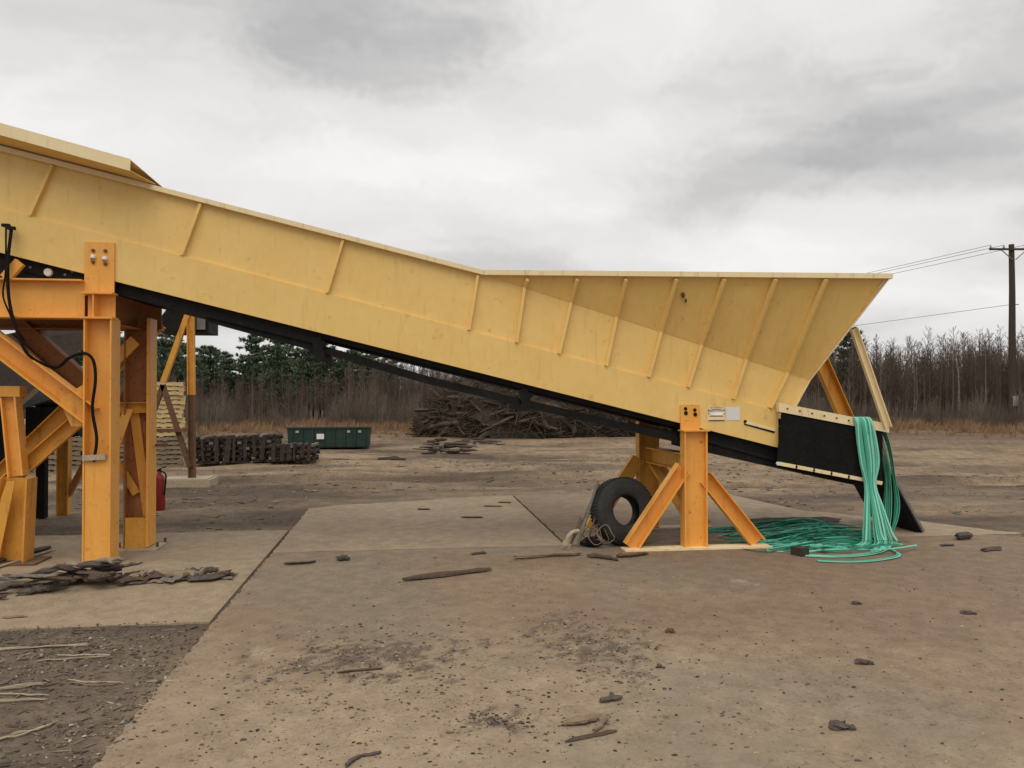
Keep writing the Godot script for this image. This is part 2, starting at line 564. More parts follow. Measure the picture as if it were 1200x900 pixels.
func make_slab(label: String, xl: float, xr: Callable, zn: float, zf: Callable, x_top: float, step: float) -> void:
	var nx := int((x_top - xl) / step)
	var nz := int(absf(float(zf.call(xl)) - zn) / step)
	var us := PackedFloat32Array()
	var vs := PackedFloat32Array()
	for i in nx + 1: us.append(float(i) / nx)
	for j in nz + 1: vs.append(float(j) / nz)
	var at := func(u, v):
		var x0: float = xl + u * (x_top - xl)
		var z: float = lerpf(zn, zf.call(x0), v)
		var x: float = xl + u * (float(xr.call(z)) - xl)
		if u < 0.0001: x += absf(noise_a.get_noise_2d(z * 90.0, xl * 40.0)) * 0.05
		if v < 0.0001 and zn < 0.0: z -= absf(noise_a.get_noise_2d(x * 90.0, zn * 40.0)) * 0.04
		return Vector3(x, 0.0, z)
	var g := grid_mesh(us, vs, at, slab_colour)
	var verts: PackedVector3Array = g[0]
	var cols: PackedColorArray = g[1]
	# edges go down into the ground
	var o := MeshInstance3D.new()
	o.name = numbered("concrete_pavement")
	o.mesh = smooth_mesh(g, M.concrete)
	add_child(o)
	tag(o, label, "pavement", "", "structure")
	var st := mb()
	var n := nx + 1
	var rim := []
	for i in n: rim.append(i)
	for j in range(1, nz + 1): rim.append(j * n + nx)
	for i in range(nx - 1, -1, -1): rim.append(nz * n + i)
	for j in range(nz - 1, -1, -1): rim.append(j * n)
	var mid := Vector3((xl + x_top) * 0.5, 0, (zn + float(zf.call(xl))) * 0.5)
	for k in rim.size() - 1:
		var p: Vector3 = verts[rim[k]]
		var q: Vector3 = verts[rim[k + 1]]
		st.set_color(cols[rim[k]])
		quad(st, p, q, q - Vector3(0, 0.16, 0), p - Vector3(0, 0.16, 0), p - mid)
	obj("slab_edge", st, M.concrete, o)

func make_pavements() -> void:
	var rag := func(k, s): return noise_b.get_noise_2d(k * 22.0 + s, s) * 0.16 + noise_a.get_noise_2d(k * 60.0, s) * 0.06
	make_slab("wide concrete slab in front of the conveyor, scattered with dark chips", -1.46, func(z): return 9.2 + rag.call(z, 3.0), 1.2,
		func(x): return -9.15 if x < 7.0 else -9.15 + smoothstep(7.0, 9.4, x) * 1.6 + rag.call(x, 5.0), 9.2, 0.045)
	make_slab("pale clean concrete slab behind the wide one, left of the tyre", -1.46, func(_z): return 1.84, -9.175,
		func(x): return -13.0 - 0.8 * smoothstep(-1.3, 1.9, x) + 0.9 * (1.0 - smoothstep(-1.5, -0.9, x)) * 0.35 + rag.call(x, 7.0) * 0.5, 1.84, 0.09)
	make_slab("muddy concrete slab behind the tyre and the green strapping", 1.865, func(_z): return 7.7, -9.175,
		func(x): return (-13.9 + 2.5 * smoothstep(5.5, 6.0, x) + 0.9 * smoothstep(6.0, 6.8, x) + 1.2 * smoothstep(6.8, 7.7, x)) + rag.call(x, 11.0) * 0.8, 7.7, 0.09)
	make_slab("narrow concrete strip under the orange support frame", -9.0, func(_z): return -1.485, -6.45,
		func(x): return -10.65 + rag.call(x, 13.0) * 0.5, -1.485, 0.09)

# ---------------------------------------------------------------- conveyor
func bottom(x: float) -> float: return 2.19 - 0.2465 * x
func top_line(x: float) -> float: return 2.63 - 0.25 * x
func rim_line(x: float) -> float: return 3.29 - 0.238 * x

func bolt(parent: Node3D, p: Vector3, r := 0.016, m: Material = null, axis_ := Vector3(0, 0, 1), called := "bolt") -> void:
	var st := mb()
	tube(st, [p - axis_ * 0.004, p + axis_ * 0.014], [r, r * 0.9], 6)
	obj(called, st, m if m else M.rust, parent)

func make_conveyor() -> void:
	var t := thing("feed_conveyor", "long yellow inclined belt conveyor with flared hopper at its low end", "conveyor", Vector3(3.27, 0, -9.475))
	var zn := -8.85
	var zf := -10.10
	# side frames: folded channels with a lip along each edge
	for side in [0, 1]:
		var z0 := zn if side == 0 else zf
		var into := -0.012 if side == 0 else 0.012
		var s := mb()
		prism(s, xy([[-6.5, bottom(-6.5)], [4.30, bottom(4.30)], [4.30, top_line(4.30)], [-6.5, top_line(-6.5)]], z0), Vector3(0, 0, into))
		var k := signf(into)
		prism(s, xy([[-6.5, top_line(-6.5) - 0.012], [4.30, top_line(4.30) - 0.012], [4.30, top_line(4.30)], [-6.5, top_line(-6.5)]], z0 + into), Vector3(0, 0, k * 0.05))
		prism(s, xy([[-6.5, bottom(-6.5)], [4.30, bottom(4.30)], [4.30, bottom(4.30) + 0.012], [-6.5, bottom(-6.5) + 0.012]], z0 + into), Vector3(0, 0, k * 0.06))
		obj("side_frame", s, M.yellow, t)
	# upper sheets: plain side panel, up to the bend from which the hopper wing leans outwards
	var a_ := Vector3(0.847, 3.092, 0)
	for side in [0, 1]:
		var z0 := zn - 0.035 if side == 0 else zf + 0.035
		var into := -0.006 if side == 0 else 0.006
		var w := 1.0 if side == 0 else -1.0
		var s := mb()
		prism(s, xy([[-6.5, top_line(-6.5) - 0.06], [4.24, top_line(4.24) - 0.06], [4.50, 1.56], [4.692, 1.92], [0.847, 3.092], [-6.5, rim_line(-6.5)]], z0), Vector3(0, 0, into))
		obj("side_panel", s, M.yellow, t)
		s = mb()
		var A := Vector3(0.85, 3.088, z0 + 0.004 * w)
		var B := Vector3(5.291, 3.043, z0 + 0.60 * w)
		var C := Vector3(4.692, 1.92, z0 + 0.004 * w)
		var n := (B - A).cross(C - A).normalized()
		prism(s, [A, B, C], n * 0.006 * (1.0 if n.z * w < 0.0 else -1.0))
		obj("hopper_wing", s, M.yellow, t)
		# stiffening rim along the top edge
		s = mb()
		bar(s, Vector3(-6.5, rim_line(-6.5), z0 + 0.02 * w), Vector3(0.86, 3.093, z0 + 0.02 * w), 0.105, 0.05)
		obj("rim", s, M.cream, t)
		s = mb()
		bar(s, Vector3(0.86, 3.097, z0 + 0.024 * w), B + Vector3(0.05, 0.012, 0.03 * w), 0.08, 0.055)
		obj("rim", s, M.cream, t)
	# end wall of the hopper, its edge bar, and the flange beside it
	var s2 := mb()
	prism(s2, [Vector3(4.692, 1.92, zn - 0.04), Vector3(5.288, 3.04, zn + 0.59), Vector3(5.288, 3.04, zf - 0.59), Vector3(4.692, 1.92, zf + 0.04)], Vector3(-0.006, 0.003, 0))
	obj("end_wall", s2, M.yellow, t)
	s2 = mb()
	bar(s2, Vector3(4.49, 1.55, zn - 0.034), Vector3(4.70, 1.915, zn - 0.030), 0.012, 0.05, Vector3(0, 0, 1))
	bar(s2, Vector3(4.70, 1.915, zn - 0.030), Vector3(5.315, 3.05, zn + 0.60), 0.012, 0.05, Vector3(0, 0, 1))
	obj("edge_bar", s2, M.cream, t)
	# ribs on the plain panel
	for r in [[-5.45, -5.25], [-3.834, -3.62], [-2.335, -2.145], [-0.835, -0.665], [0.70, 0.80]]:
		var s := mb()
		var p := Vector3(r[0], top_line(r[0]) + 0.004, zn - 0.012)
		var q := Vector3(r[1], rim_line(r[1]) - 0.03, zn - 0.012)
		bar(s, p, q, 0.03, 0.06, Vector3(0, 0, 1))
		obj("rib", s, M.yellow, t)
	# ribs that follow the fold of the hopper
	var ribs := [[1.229, 2.325, 1.320, 2.947, 1.346, 3.047, 0.050], [1.711, 2.205, 1.846, 2.787, 1.890, 3.046, 0.126], [2.250, 2.070, 2.372, 2.627, 2.423, 3.046, 0.20],
		[2.747, 1.945, 2.891, 2.468, 2.975, 3.045, 0.277], [3.210, 1.830, 3.370, 2.323, 3.499, 3.045, 0.35], [3.751, 1.695, 3.909, 2.158, 4.060, 3.044, 0.428], [4.20, 1.59, 4.413, 2.004, 4.610, 3.044, 0.505]]
	for r in ribs:
		var s := mb()
		var p := Vector3(r[0], r[1], zn - 0.010)
		var q := Vector3(r[2], r[3], zn - 0.008)
		var u := Vector3(r[4], r[5] - 0.02, zn + float(r[6]) + 0.012)
		bar(s, p, q, 0.034, 0.075, Vector3(0, 0, 1))
		bar(s, q, u, 0.033, 0.074, Vector3(0, 0, 1))
		obj("rib", s, M.yellow, t)
	# hood over the upper run
	var hs := mb()
	prism(hs, [Vector3(-6.5, 5.075, -8.50), Vector3(-2.74, 4.118, -8.50), Vector3(-2.745, 3.998, -8.50), Vector3(-6.5, 4.955, -8.50)], Vector3(0, 0, -0.008))
	obj("hood_fascia", hs, M.cream, t)
	hs = mb()
	prism(hs, [Vector3(-6.5, 4.957, -8.508), Vector3(-2.747, 4.002, -8.508), Vector3(-2.60, 3.955, -8.84), Vector3(-6.5, 4.88, -8.84)], Vector3(0, 0.006, 0))
	obj("hood_soffit", hs, M.yellow, t)
	hs = mb()
	prism(hs, [Vector3(-6.5, 5.072, -8.508), Vector3(-2.742, 4.114, -8.508), Vector3(-2.742, 4.114, -10.4), Vector3(-6.5, 5.072, -10.4)], Vector3(0, -0.006, 0))
	obj("hood_top", hs, M.yellow, t)
	# belt in its pan, return belt, idlers
	var bs := mb()
	prism(bs, xy([[-6.5, bottom(-6.5) + 0.10], [-0.95, bottom(-0.95) + 0.10], [-0.95, bottom(-0.95) - 0.13], [-6.5, bottom(-6.5) - 0.13]], -8.93), Vector3(0, 0, -1.09))
	obj("belt_pan", bs, M.black_steel, t)
	bs = mb()
	prism(bs, xy([[-0.945, bottom(-0.945) + 0.10], [3.4, bottom(3.4) + 0.10], [3.4, bottom(3.4) - 0.055], [-0.945, bottom(-0.945) - 0.055]], -8.93), Vector3(0, 0, -1.09))
	obj("belt_pan", bs, M.black_steel, t)
	bs = mb()
	prism(bs, xy([[3.41, bottom(3.41) + 0.08], [5.50, 1.30], [5.50, 0.63], [3.41, 1.10]], -8.93), Vector3(0, 0, -1.09))
	obj("tail_pan", bs, M.black_steel, t)
	bs = mb()
	bar(bs, Vector3(3.45, 1.215, -8.918), Vector3(4.30, 0.985, -8.918), 0.02, 0.035)
	obj("pan_lip", bs, M.black_steel, t)
	bs = mb()
	var ret := []
	for q in [[-2.1, -0.12], [-0.9, -0.15], [0.25, -0.20], [1.5, -0.19], [2.65, -0.17], [3.5, -0.16]]: ret.append(Vector3(q[0], bottom(q[0]) + q[1], -9.475))
	for i in ret.size() - 1: bar(bs, ret[i], ret[i + 1], 0.92, 0.022)
	obj("return_belt", bs, M.rubber, t)
	bs = mb()
	for i in ret.size() - 1:
		bar(bs, ret[i] + Vector3(0, -0.02, 0.50), ret[i + 1] + Vector3(0, -0.02, 0.50), 0.03, 0.085)
	obj("return_rail", bs, M.black_steel, t)
	for x in [-0.92, 1.35]:
		var y: float = bottom(x) - 0.15
		var hg := mb()
		bar(hg, Vector3(x - 0.04, bottom(x) - 0.05, -8.92), Vector3(x + 0.02, y - 0.13, -8.92), 0.10, 0.02, Vector3(0, 0, 1))
		bar(hg, Vector3(x + 0.06, bottom(x) - 0.10, -8.935), Vector3(x - 0.05, y - 0.05, -8.935), 0.07, 0.02, Vector3(0, 0, 1))
		obj("idler_hanger", hg, M.black_steel, t)
		hg = mb()
		tube(hg, [Vector3(x, y - 0.09, -8.90), Vector3(x, y - 0.09, -10.03)], [0.06], 14)
		obj("return_idler", hg, M.black_steel, t)
	bs = mb()
	prism(bs, xy([[-5.2, 2.94], [-3.30, 2.94], [-3.30, bottom(-3.30) + 0.05], [-5.2, bottom(-5.2) + 0.05]], -8.945), Vector3(0, 0, -0.02))
	obj("drive_guard", bs, M.black_steel, t)
	for q in [[-3.86, 3.07], [-3.45, 3.035], [-3.52, 3.0], [-3.95, 3.09]]: bolt(t, Vector3(q[0], q[1], -8.94), 0.016, M.grey_steel)
	for k in 6: bolt(t, Vector3(4.36 + k * 0.15, 1.585 - k * 0.0276, -8.744), 0.011, M.rust)
	# tail section: top channel, black rubber skirt and its clamp strip
	var ts := mb()
	prism(ts, xy([[4.262, 1.652], [5.62, 1.402], [5.62, 1.300], [4.262, 1.550]], -8.745), Vector3(0, 0, -0.07))
	obj("tail_channel", ts, M.cream, t)
	ts = mb()
	prism(ts, xy([[4.30, 1.548], [5.545, 1.316], [5.541, 0.72], [4.236, 0.938]], -8.762), Vector3(0, 0, -0.014))
	obj("rubber_skirt", ts, M.rubber, t)
	for k in 6:
		var x0 := 4.262 + k * 0.214
		var cs := mb()
		bar(cs, Vector3(x0, 0.962 - (x0 - 4.224) * 0.192, -8.748), Vector3(x0 + 0.196, 0.962 - (x0 + 0.196 - 4.224) * 0.192, -8.748), 0.012, 0.042)
		obj("clamp_strip", cs, M.cream, t)
		bolt(t, Vector3(x0 + 0.205, 0.962 - (x0 + 0.205 - 4.224) * 0.192, -8.750), 0.014, M.black_steel)
	bolt(t, Vector3(4.242, 0.955, -8.745), 0.024, M.white)
	# same section on the far side
	ts = mb()
	prism(ts, xy([[4.262, 1.652], [5.62, 1.402], [5.62, 1.300], [4.262, 1.550]], -10.205), Vector3(0, 0, 0.07))
	obj("tail_channel", ts, M.cream, t)
	ts = mb()
	prism(ts, xy([[4.30, 1.548], [5.545, 1.316], [5.541, 0.72], [4.236, 0.938]], -10.19), Vector3(0, 0, 0.014))
	obj("rubber_skirt", ts, M.rubber, t)
	# struts from tail to hopper wing
	ts = mb()
	channel(ts, Vector3(5.135, 2.50, -8.66), Vector3(5.59, 1.36, -8.725), 0.085, 0.05, Vector3(1, 0.4, 0), 1.0)
	obj("strut", ts, M.cream, t)
	ts = mb()
	channel(ts, Vector3(5.34, 2.62, -10.15), Vector3(5.95, 1.30, -10.15), 0.19, 0.10, Vector3(1, 0.4, 0), 1.0)
	obj("strut", ts, M.orange_worn, t)
	# tail cross beam and tail pulley behind the straps
	ts = mb()
	box(ts, Vector3(5.58, 1.36, -9.475), Vector3(0.09, 0.09, 1.30))
	obj("cross_beam", ts, M.cream, t)
	ts = mb()
	tube(ts, [Vector3(5.42, 0.88, -8.95), Vector3(5.42, 0.88, -10.0)], [0.20], 20)
	obj("tail_pulley", ts, M.black_steel, t)
	# belt take-up slot and bar low on the frame
	ts = mb()
	bar(ts, Vector3(3.90, 1.425, -8.842), Vector3(4.255, 1.335, -8.842), 0.016, 0.03)
	obj("take_up_bar", ts, M.cream, t)
	ts = mb()
	bar(ts, Vector3(3.885, 1.412, -8.8455), Vector3(4.25, 1.312, -8.8455), 0.008, 0.025)
	obj("take_up_slot", ts, M.black_steel, t)
	bolt(t, Vector3(3.895, 1.437, -8.846), 0.018, M.black_steel)
	# maker's plate: white oval badge with dark rim lines, and a blank white card next to it
	ts = mb()
	box(ts, Vector3(3.548, 1.52, -8.847), Vector3(0.205, 0.165, 0.004))
	var pl := obj("data_plate", ts, M.cream, t)
	ts = mb()
	lathe(ts, [[0.0, 0.003], [0.10, 0.003], [0.10, 0.0]], Vector3(3.548, 1.545, -8.845), Basis(Vector3(1, 0, 0), Vector3(0, 0, 1), Vector3(0, -0.38, 0)), 28)
	obj("badge", ts, M.white, pl)
	ts = mb()
	for q in [[3.548, 1.448, 0.19, 0.012], [3.548, 1.498, 0.17, 0.008], [3.455, 1.55, 0.010, 0.06], [3.641, 1.55, 0.010, 0.06], [3.548, 1.594, 0.16, 0.006]]:
		box(ts, Vector3(q[0], q[1], -8.8445), Vector3(q[2], q[3], 0.002))
	obj("badge_lines", ts, M.ink, pl)
	ts = mb()
	box(ts, Vector3(3.748, 1.525, -8.847), Vector3(0.165, 0.15, 0.004))
	obj("white_card", ts, M.white, t)
	# burnt spot on the wing
	for q in [[3.085, 2.86, 0.022], [3.125, 2.80, 0.014]]:
		var s := mb()
		var z: float = zn + 0.637 * ((q[1] - (3.088 - (q[0] - 0.85) * 0.305)) / (3.043 - (3.088 - (q[0] - 0.85) * 0.305) + 1e-6)) * ((q[0] - 0.85) / 4.44)
		lump(s, Vector3(q[0], q[1], z - 0.03), Vector3(q[2], q[2] * 1.4, 0.012), 0.3)
		obj("scorch_mark", s, M.stick_brown, t)

# ---------------------------------------------------------------- stands
func make_hopper_stand() -> void:
	var t := thing("conveyor_stand", "orange A-frame stand with splayed legs under the hopper end", "stand", Vector3(3.27, 0, -9.4))
	for side in [0, 1]:
		var z := -8.82 if side == 0 else -10.14
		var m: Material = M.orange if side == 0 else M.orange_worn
		var d := 1.0 if side == 0 else -1.0
		var x := 3.268 if side == 0 else 3.13
		var top := 1.33 if side == 0 else 1.42
		var s := mb()
		beam(s, Vector3(x, 0.022, z), Vector3(x, top, z), 0.27, 0.15, Vector3(1, 0, 0))
		obj("post", s, m, t)
		s = mb()
		box(s, Vector3(x, top + 0.008, z), Vector3(0.31, 0.016, 0.20))
		obj("cap_plate", s, m, t)
		s = mb()
		if side == 0: box(s, Vector3(x - 0.04, 1.485, -8.836), Vector3(0.225, 0.29, 0.018))
		else: box(s, Vector3(x, 1.5, -10.115), Vector3(0.225, 0.14, 0.018))
		var br := obj("bracket", s, m, t)
		if side == 0:
			for q in [[-0.095, 1.585, 0.022], [0.015, 1.57, 0.022], [-0.09, 1.535, 0.026], [0.02, 1.52, 0.026]]:
				var h := mb()
				tube(h, [Vector3(x + q[0], q[1], -8.83), Vector3(x + q[0], q[1], -8.815)], [q[2], q[2] * 0.85], 6)
				obj("bolt", h, M.black_steel, br)
		# legs
		for e in [[x - 0.13, 0.92, x - 0.75, 0.03], [x + 0.13, 0.80, x + 0.77, 0.03]]:
			s = mb()
			channel(s, Vector3(e[0], e[1], z), Vector3(e[2], e[3], z), 0.17, 0.11, Vector3(0, 0, 1).cross(Vector3(e[2] - e[0], e[3] - e[1], 0)).normalized() * (1.0 if e[2] < e[0] else -1.0), d * (1.0 if e[2] < e[0] else -1.0))
			obj("leg", s, m, t)
		s = mb()
		box(s, Vector3(x + 0.02, 0.011, z + 0.03 * d), Vector3(1.72, 0.02, 0.20))
		obj("base_bar", s, M.cream if side == 0 else M.bone, t)
	var s3 := mb()
	beam(s3, Vector3(3.24, 0.97, -8.92), Vector3(3.15, 0.97, -10.05), 0.2, 0.16, Vector3.UP)
	obj("cross_beam", s3, M.orange_worn, t)
	for e in [-1, 1]:
		s3 = mb()
		bar(s3, Vector3(3.22, 0.35 if e > 0 else 0.85, -8.95), Vector3(3.15, 0.85 if e > 0 else 0.35, -10.02), 0.08, 0.012 + 0.02 * (e + 1), Vector3.UP)
		obj("cross_brace", s3, M.orange_worn, t)
	# pipe that crosses behind the post under the belt
	s3 = mb()
	tube(s3, [Vector3(2.55, 1.40, -9.0), Vector3(3.55, 1.22, -9.0)], [0.028], 10)
	obj("hydraulic_pipe", s3, M.black_steel, t)

func make_support_frame() -> void:
	var t := thing("support_frame", "tall orange steel support frame carrying the upper end of the conveyor", "frame", Vector3(-3.1, 0, -9.2))
	# near post: rolled section, boxed in below, bracket plate over the conveyor frame
	var s := mb()
	beam(s, Vector3(-3.122, 0.014, -8.85), Vector3(-3.122, 2.53, -8.85), 0.272, 0.26, Vector3(1, 0, 0))
	var post := obj("post", s, M.orange, t)
	s = mb()
	box(s, Vector3(-3.122, 0.56, -8.735), Vector3(0.236, 1.06, 0.012))
	obj("box_plate", s, M.orange, post)
	s = mb()
	box(s, Vector3(-3.122, 0.007, -8.85), Vector3(0.36, 0.014, 0.36))
	obj("base_plate", s, M.bone, post)
	s = mb()
	box(s, Vector3(-3.145, 3.065, -8.836), Vector3(0.292, 0.53, 0.022))
	var br := obj("bracket", s, M.orange, t)
	for q in [[-3.205, 3.24], [-3.085, 3.24], [-3.205, 3.12], [-3.085, 3.105]]:
		s = mb()
		tube(s, [Vector3(q[0], q[1], -8.826), Vector3(q[0], q[1], -8.806)], [0.020, 0.017], 6)
		obj("bolt", s, M.rust, br)
	for q in [[-3.205, 3.155], [-3.09, 3.14]]:
		s = mb()
		tube(s, [Vector3(q[0], q[1] + 0.035, -8.822), Vector3(q[0], q[1], -8.812)], [0.026, 0.03], 8)
		obj("washer", s, M.white, br)
	s = mb()
	box(s, Vector3(-3.135, 2.79, -8.80), Vector3(0.31, 0.018, 0.17))
	box(s, Vector3(-3.13, 2.66, -8.86), Vector3(0.27, 0.242, 0.012))
	box(s, Vector3(-3.17, 2.66, -8.79), Vector3(0.014, 0.242, 0.12))
	box(s, Vector3(-3.135, 2.535, -8.80), Vector3(0.32, 0.018, 0.19))
	obj("stiffener", s, M.orange, t)
	# horizontal beam to the left and the diagonal below
	s = mb()
	beam(s, Vector3(-6.5, 2.73, -8.84), Vector3(-3.29, 2.73, -8.84), 0.40, 0.20, Vector3.UP)
	obj("beam", s, M.orange, t)
	s = mb()
	channel(s, Vector3(-4.70, 2.86 - 0.12, -8.82), Vector3(-3.20, 1.53, -8.82), 0.20, 0.16, Vector3(0.65, 0.75, 0), 1.0)
	obj("brace", s, M.orange, t)
	s = mb()
	prism(s, xy([[-3.27, 1.86], [-3.27, 1.42], [-3.40, 1.42], [-3.52, 1.70]], -8.80), Vector3(0, 0, -0.012))
	obj("gusset", s, M.orange_worn, t)
	# short tilted post above the beam at the left
	s = mb()
	bar(s, Vector3(-4.04, 2.93, -8.80), Vector3(-3.90, 3.10, -8.80), 0.10, 0.06, Vector3(0, 0, 1))
	obj("kicker", s, M.orange, t)
	# far post with foot plate, stiffener brace and rail
	s = mb()
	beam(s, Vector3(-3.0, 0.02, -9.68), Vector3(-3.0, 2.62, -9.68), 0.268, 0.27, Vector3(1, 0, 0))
	var p2 := obj("post", s, M.brown, t)  # web browned to paint in the shade under the conveyor
	s = mb()
	box(s, Vector3(-2.8605, 1.32, -9.68), Vector3(0.006, 2.58, 0.26))
	box(s, Vector3(-2.874, 1.32, -9.5415), Vector3(0.03, 2.58, 0.006))
	obj("lit_flange_face", s, M.orange, p2)  # orange skin paints this flange as lit against the browned web
	s = mb()
	box(s, Vector3(-3.0, 0.19, -9.56), Vector3(0.23, 0.34, 0.012))
	obj("foot_box", s, M.orange_worn, p2)
	s = mb()
	box(s, Vector3(-3.0, 0.01, -9.66), Vector3(0.50, 0.018, 0.42))
	var bp := obj("base_plate", s, M.bone, p2)
	for q in [[-3.19, -9.60], [-2.78, -9.60], [-2.78, -9.90], [-3.19, -9.90]]:
		s = mb()
		tube(s, [Vector3(q[0], 0.018, q[1]), Vector3(q[0], 0.07, q[1])], [0.016], 6)
		obj("anchor_bolt", s, M.rust, bp)
	s = mb()
	bar(s, Vector3(-3.06, 1.60, -9.66), Vector3(-2.90, 0.36, -9.66), 0.10, 0.02, Vector3(0, 0, 1))
	obj("post_brace", s, M.orange, t)
	s = mb()
	channel(s, Vector3(-3.26, 1.60, -9.62), Vector3(-2.87, 1.60, -9.62), 0.12, 0.06, Vector3.UP, 1.0)
	obj("rail", s, M.orange_worn, t)
	s = mb()
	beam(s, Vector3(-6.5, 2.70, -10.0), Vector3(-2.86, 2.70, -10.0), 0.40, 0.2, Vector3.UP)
	obj("beam", s, M.brown, t)  # far beam coloured dark to stand for its shade
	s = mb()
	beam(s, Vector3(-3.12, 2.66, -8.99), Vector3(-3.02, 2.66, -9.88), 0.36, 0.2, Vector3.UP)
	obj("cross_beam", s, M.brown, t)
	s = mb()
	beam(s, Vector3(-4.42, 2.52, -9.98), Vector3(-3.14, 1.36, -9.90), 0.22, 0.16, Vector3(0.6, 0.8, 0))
	obj("brace", s, M.brown, t)  # far-side brace, shade painted in by the same brown
	s = mb()
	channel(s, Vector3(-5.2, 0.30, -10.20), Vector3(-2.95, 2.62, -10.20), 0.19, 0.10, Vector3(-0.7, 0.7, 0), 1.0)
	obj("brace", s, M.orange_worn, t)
	s = mb()
	bar(s, Vector3(-3.70, 0.75, -9.95), Vector3(-2.98, 2.30, -9.95), 0.09, 0.05, Vector3(0, 0, 1))
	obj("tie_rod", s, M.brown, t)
	s = mb()
	bar(s, Vector3(-3.25, 1.10, -8.71), Vector3(-3.03, 1.11, -8.71), 0.05, 0.055)
	obj("clamp", s, M.bone, t)
	s = mb()
	bar(s, Vector3(-3.10, 1.58, -9.60), Vector3(-3.22, 0.72, -9.05), 0.10, 0.02, Vector3(0, 0, 1))
	obj("post_brace", s, M.orange, t)
	s = mb()
	bar(s, Vector3(-3.30, 1.10, -9.62), Vector3(-3.02, 0.62, -9.64), 0.09, 0.02, Vector3(0, 0, 1))
	obj("post_brace", s, M.orange_worn, t)
	s = mb()
	bar(s, Vector3(-3.34, 2.02, -9.58), Vector3(-3.02, 2.36, -9.58), 0.13, 0.05, Vector3(0, 0, 1))
	obj("tie_rod", s, M.orange, t)
	# rusty bar sticking out of the far post
	s = mb()
	bar(s, Vector3(-2.86, 1.16, -9.78), Vector3(-2.72, 1.165, -9.78), 0.03, 0.03)
	obj("stub", s, M.rust, t)

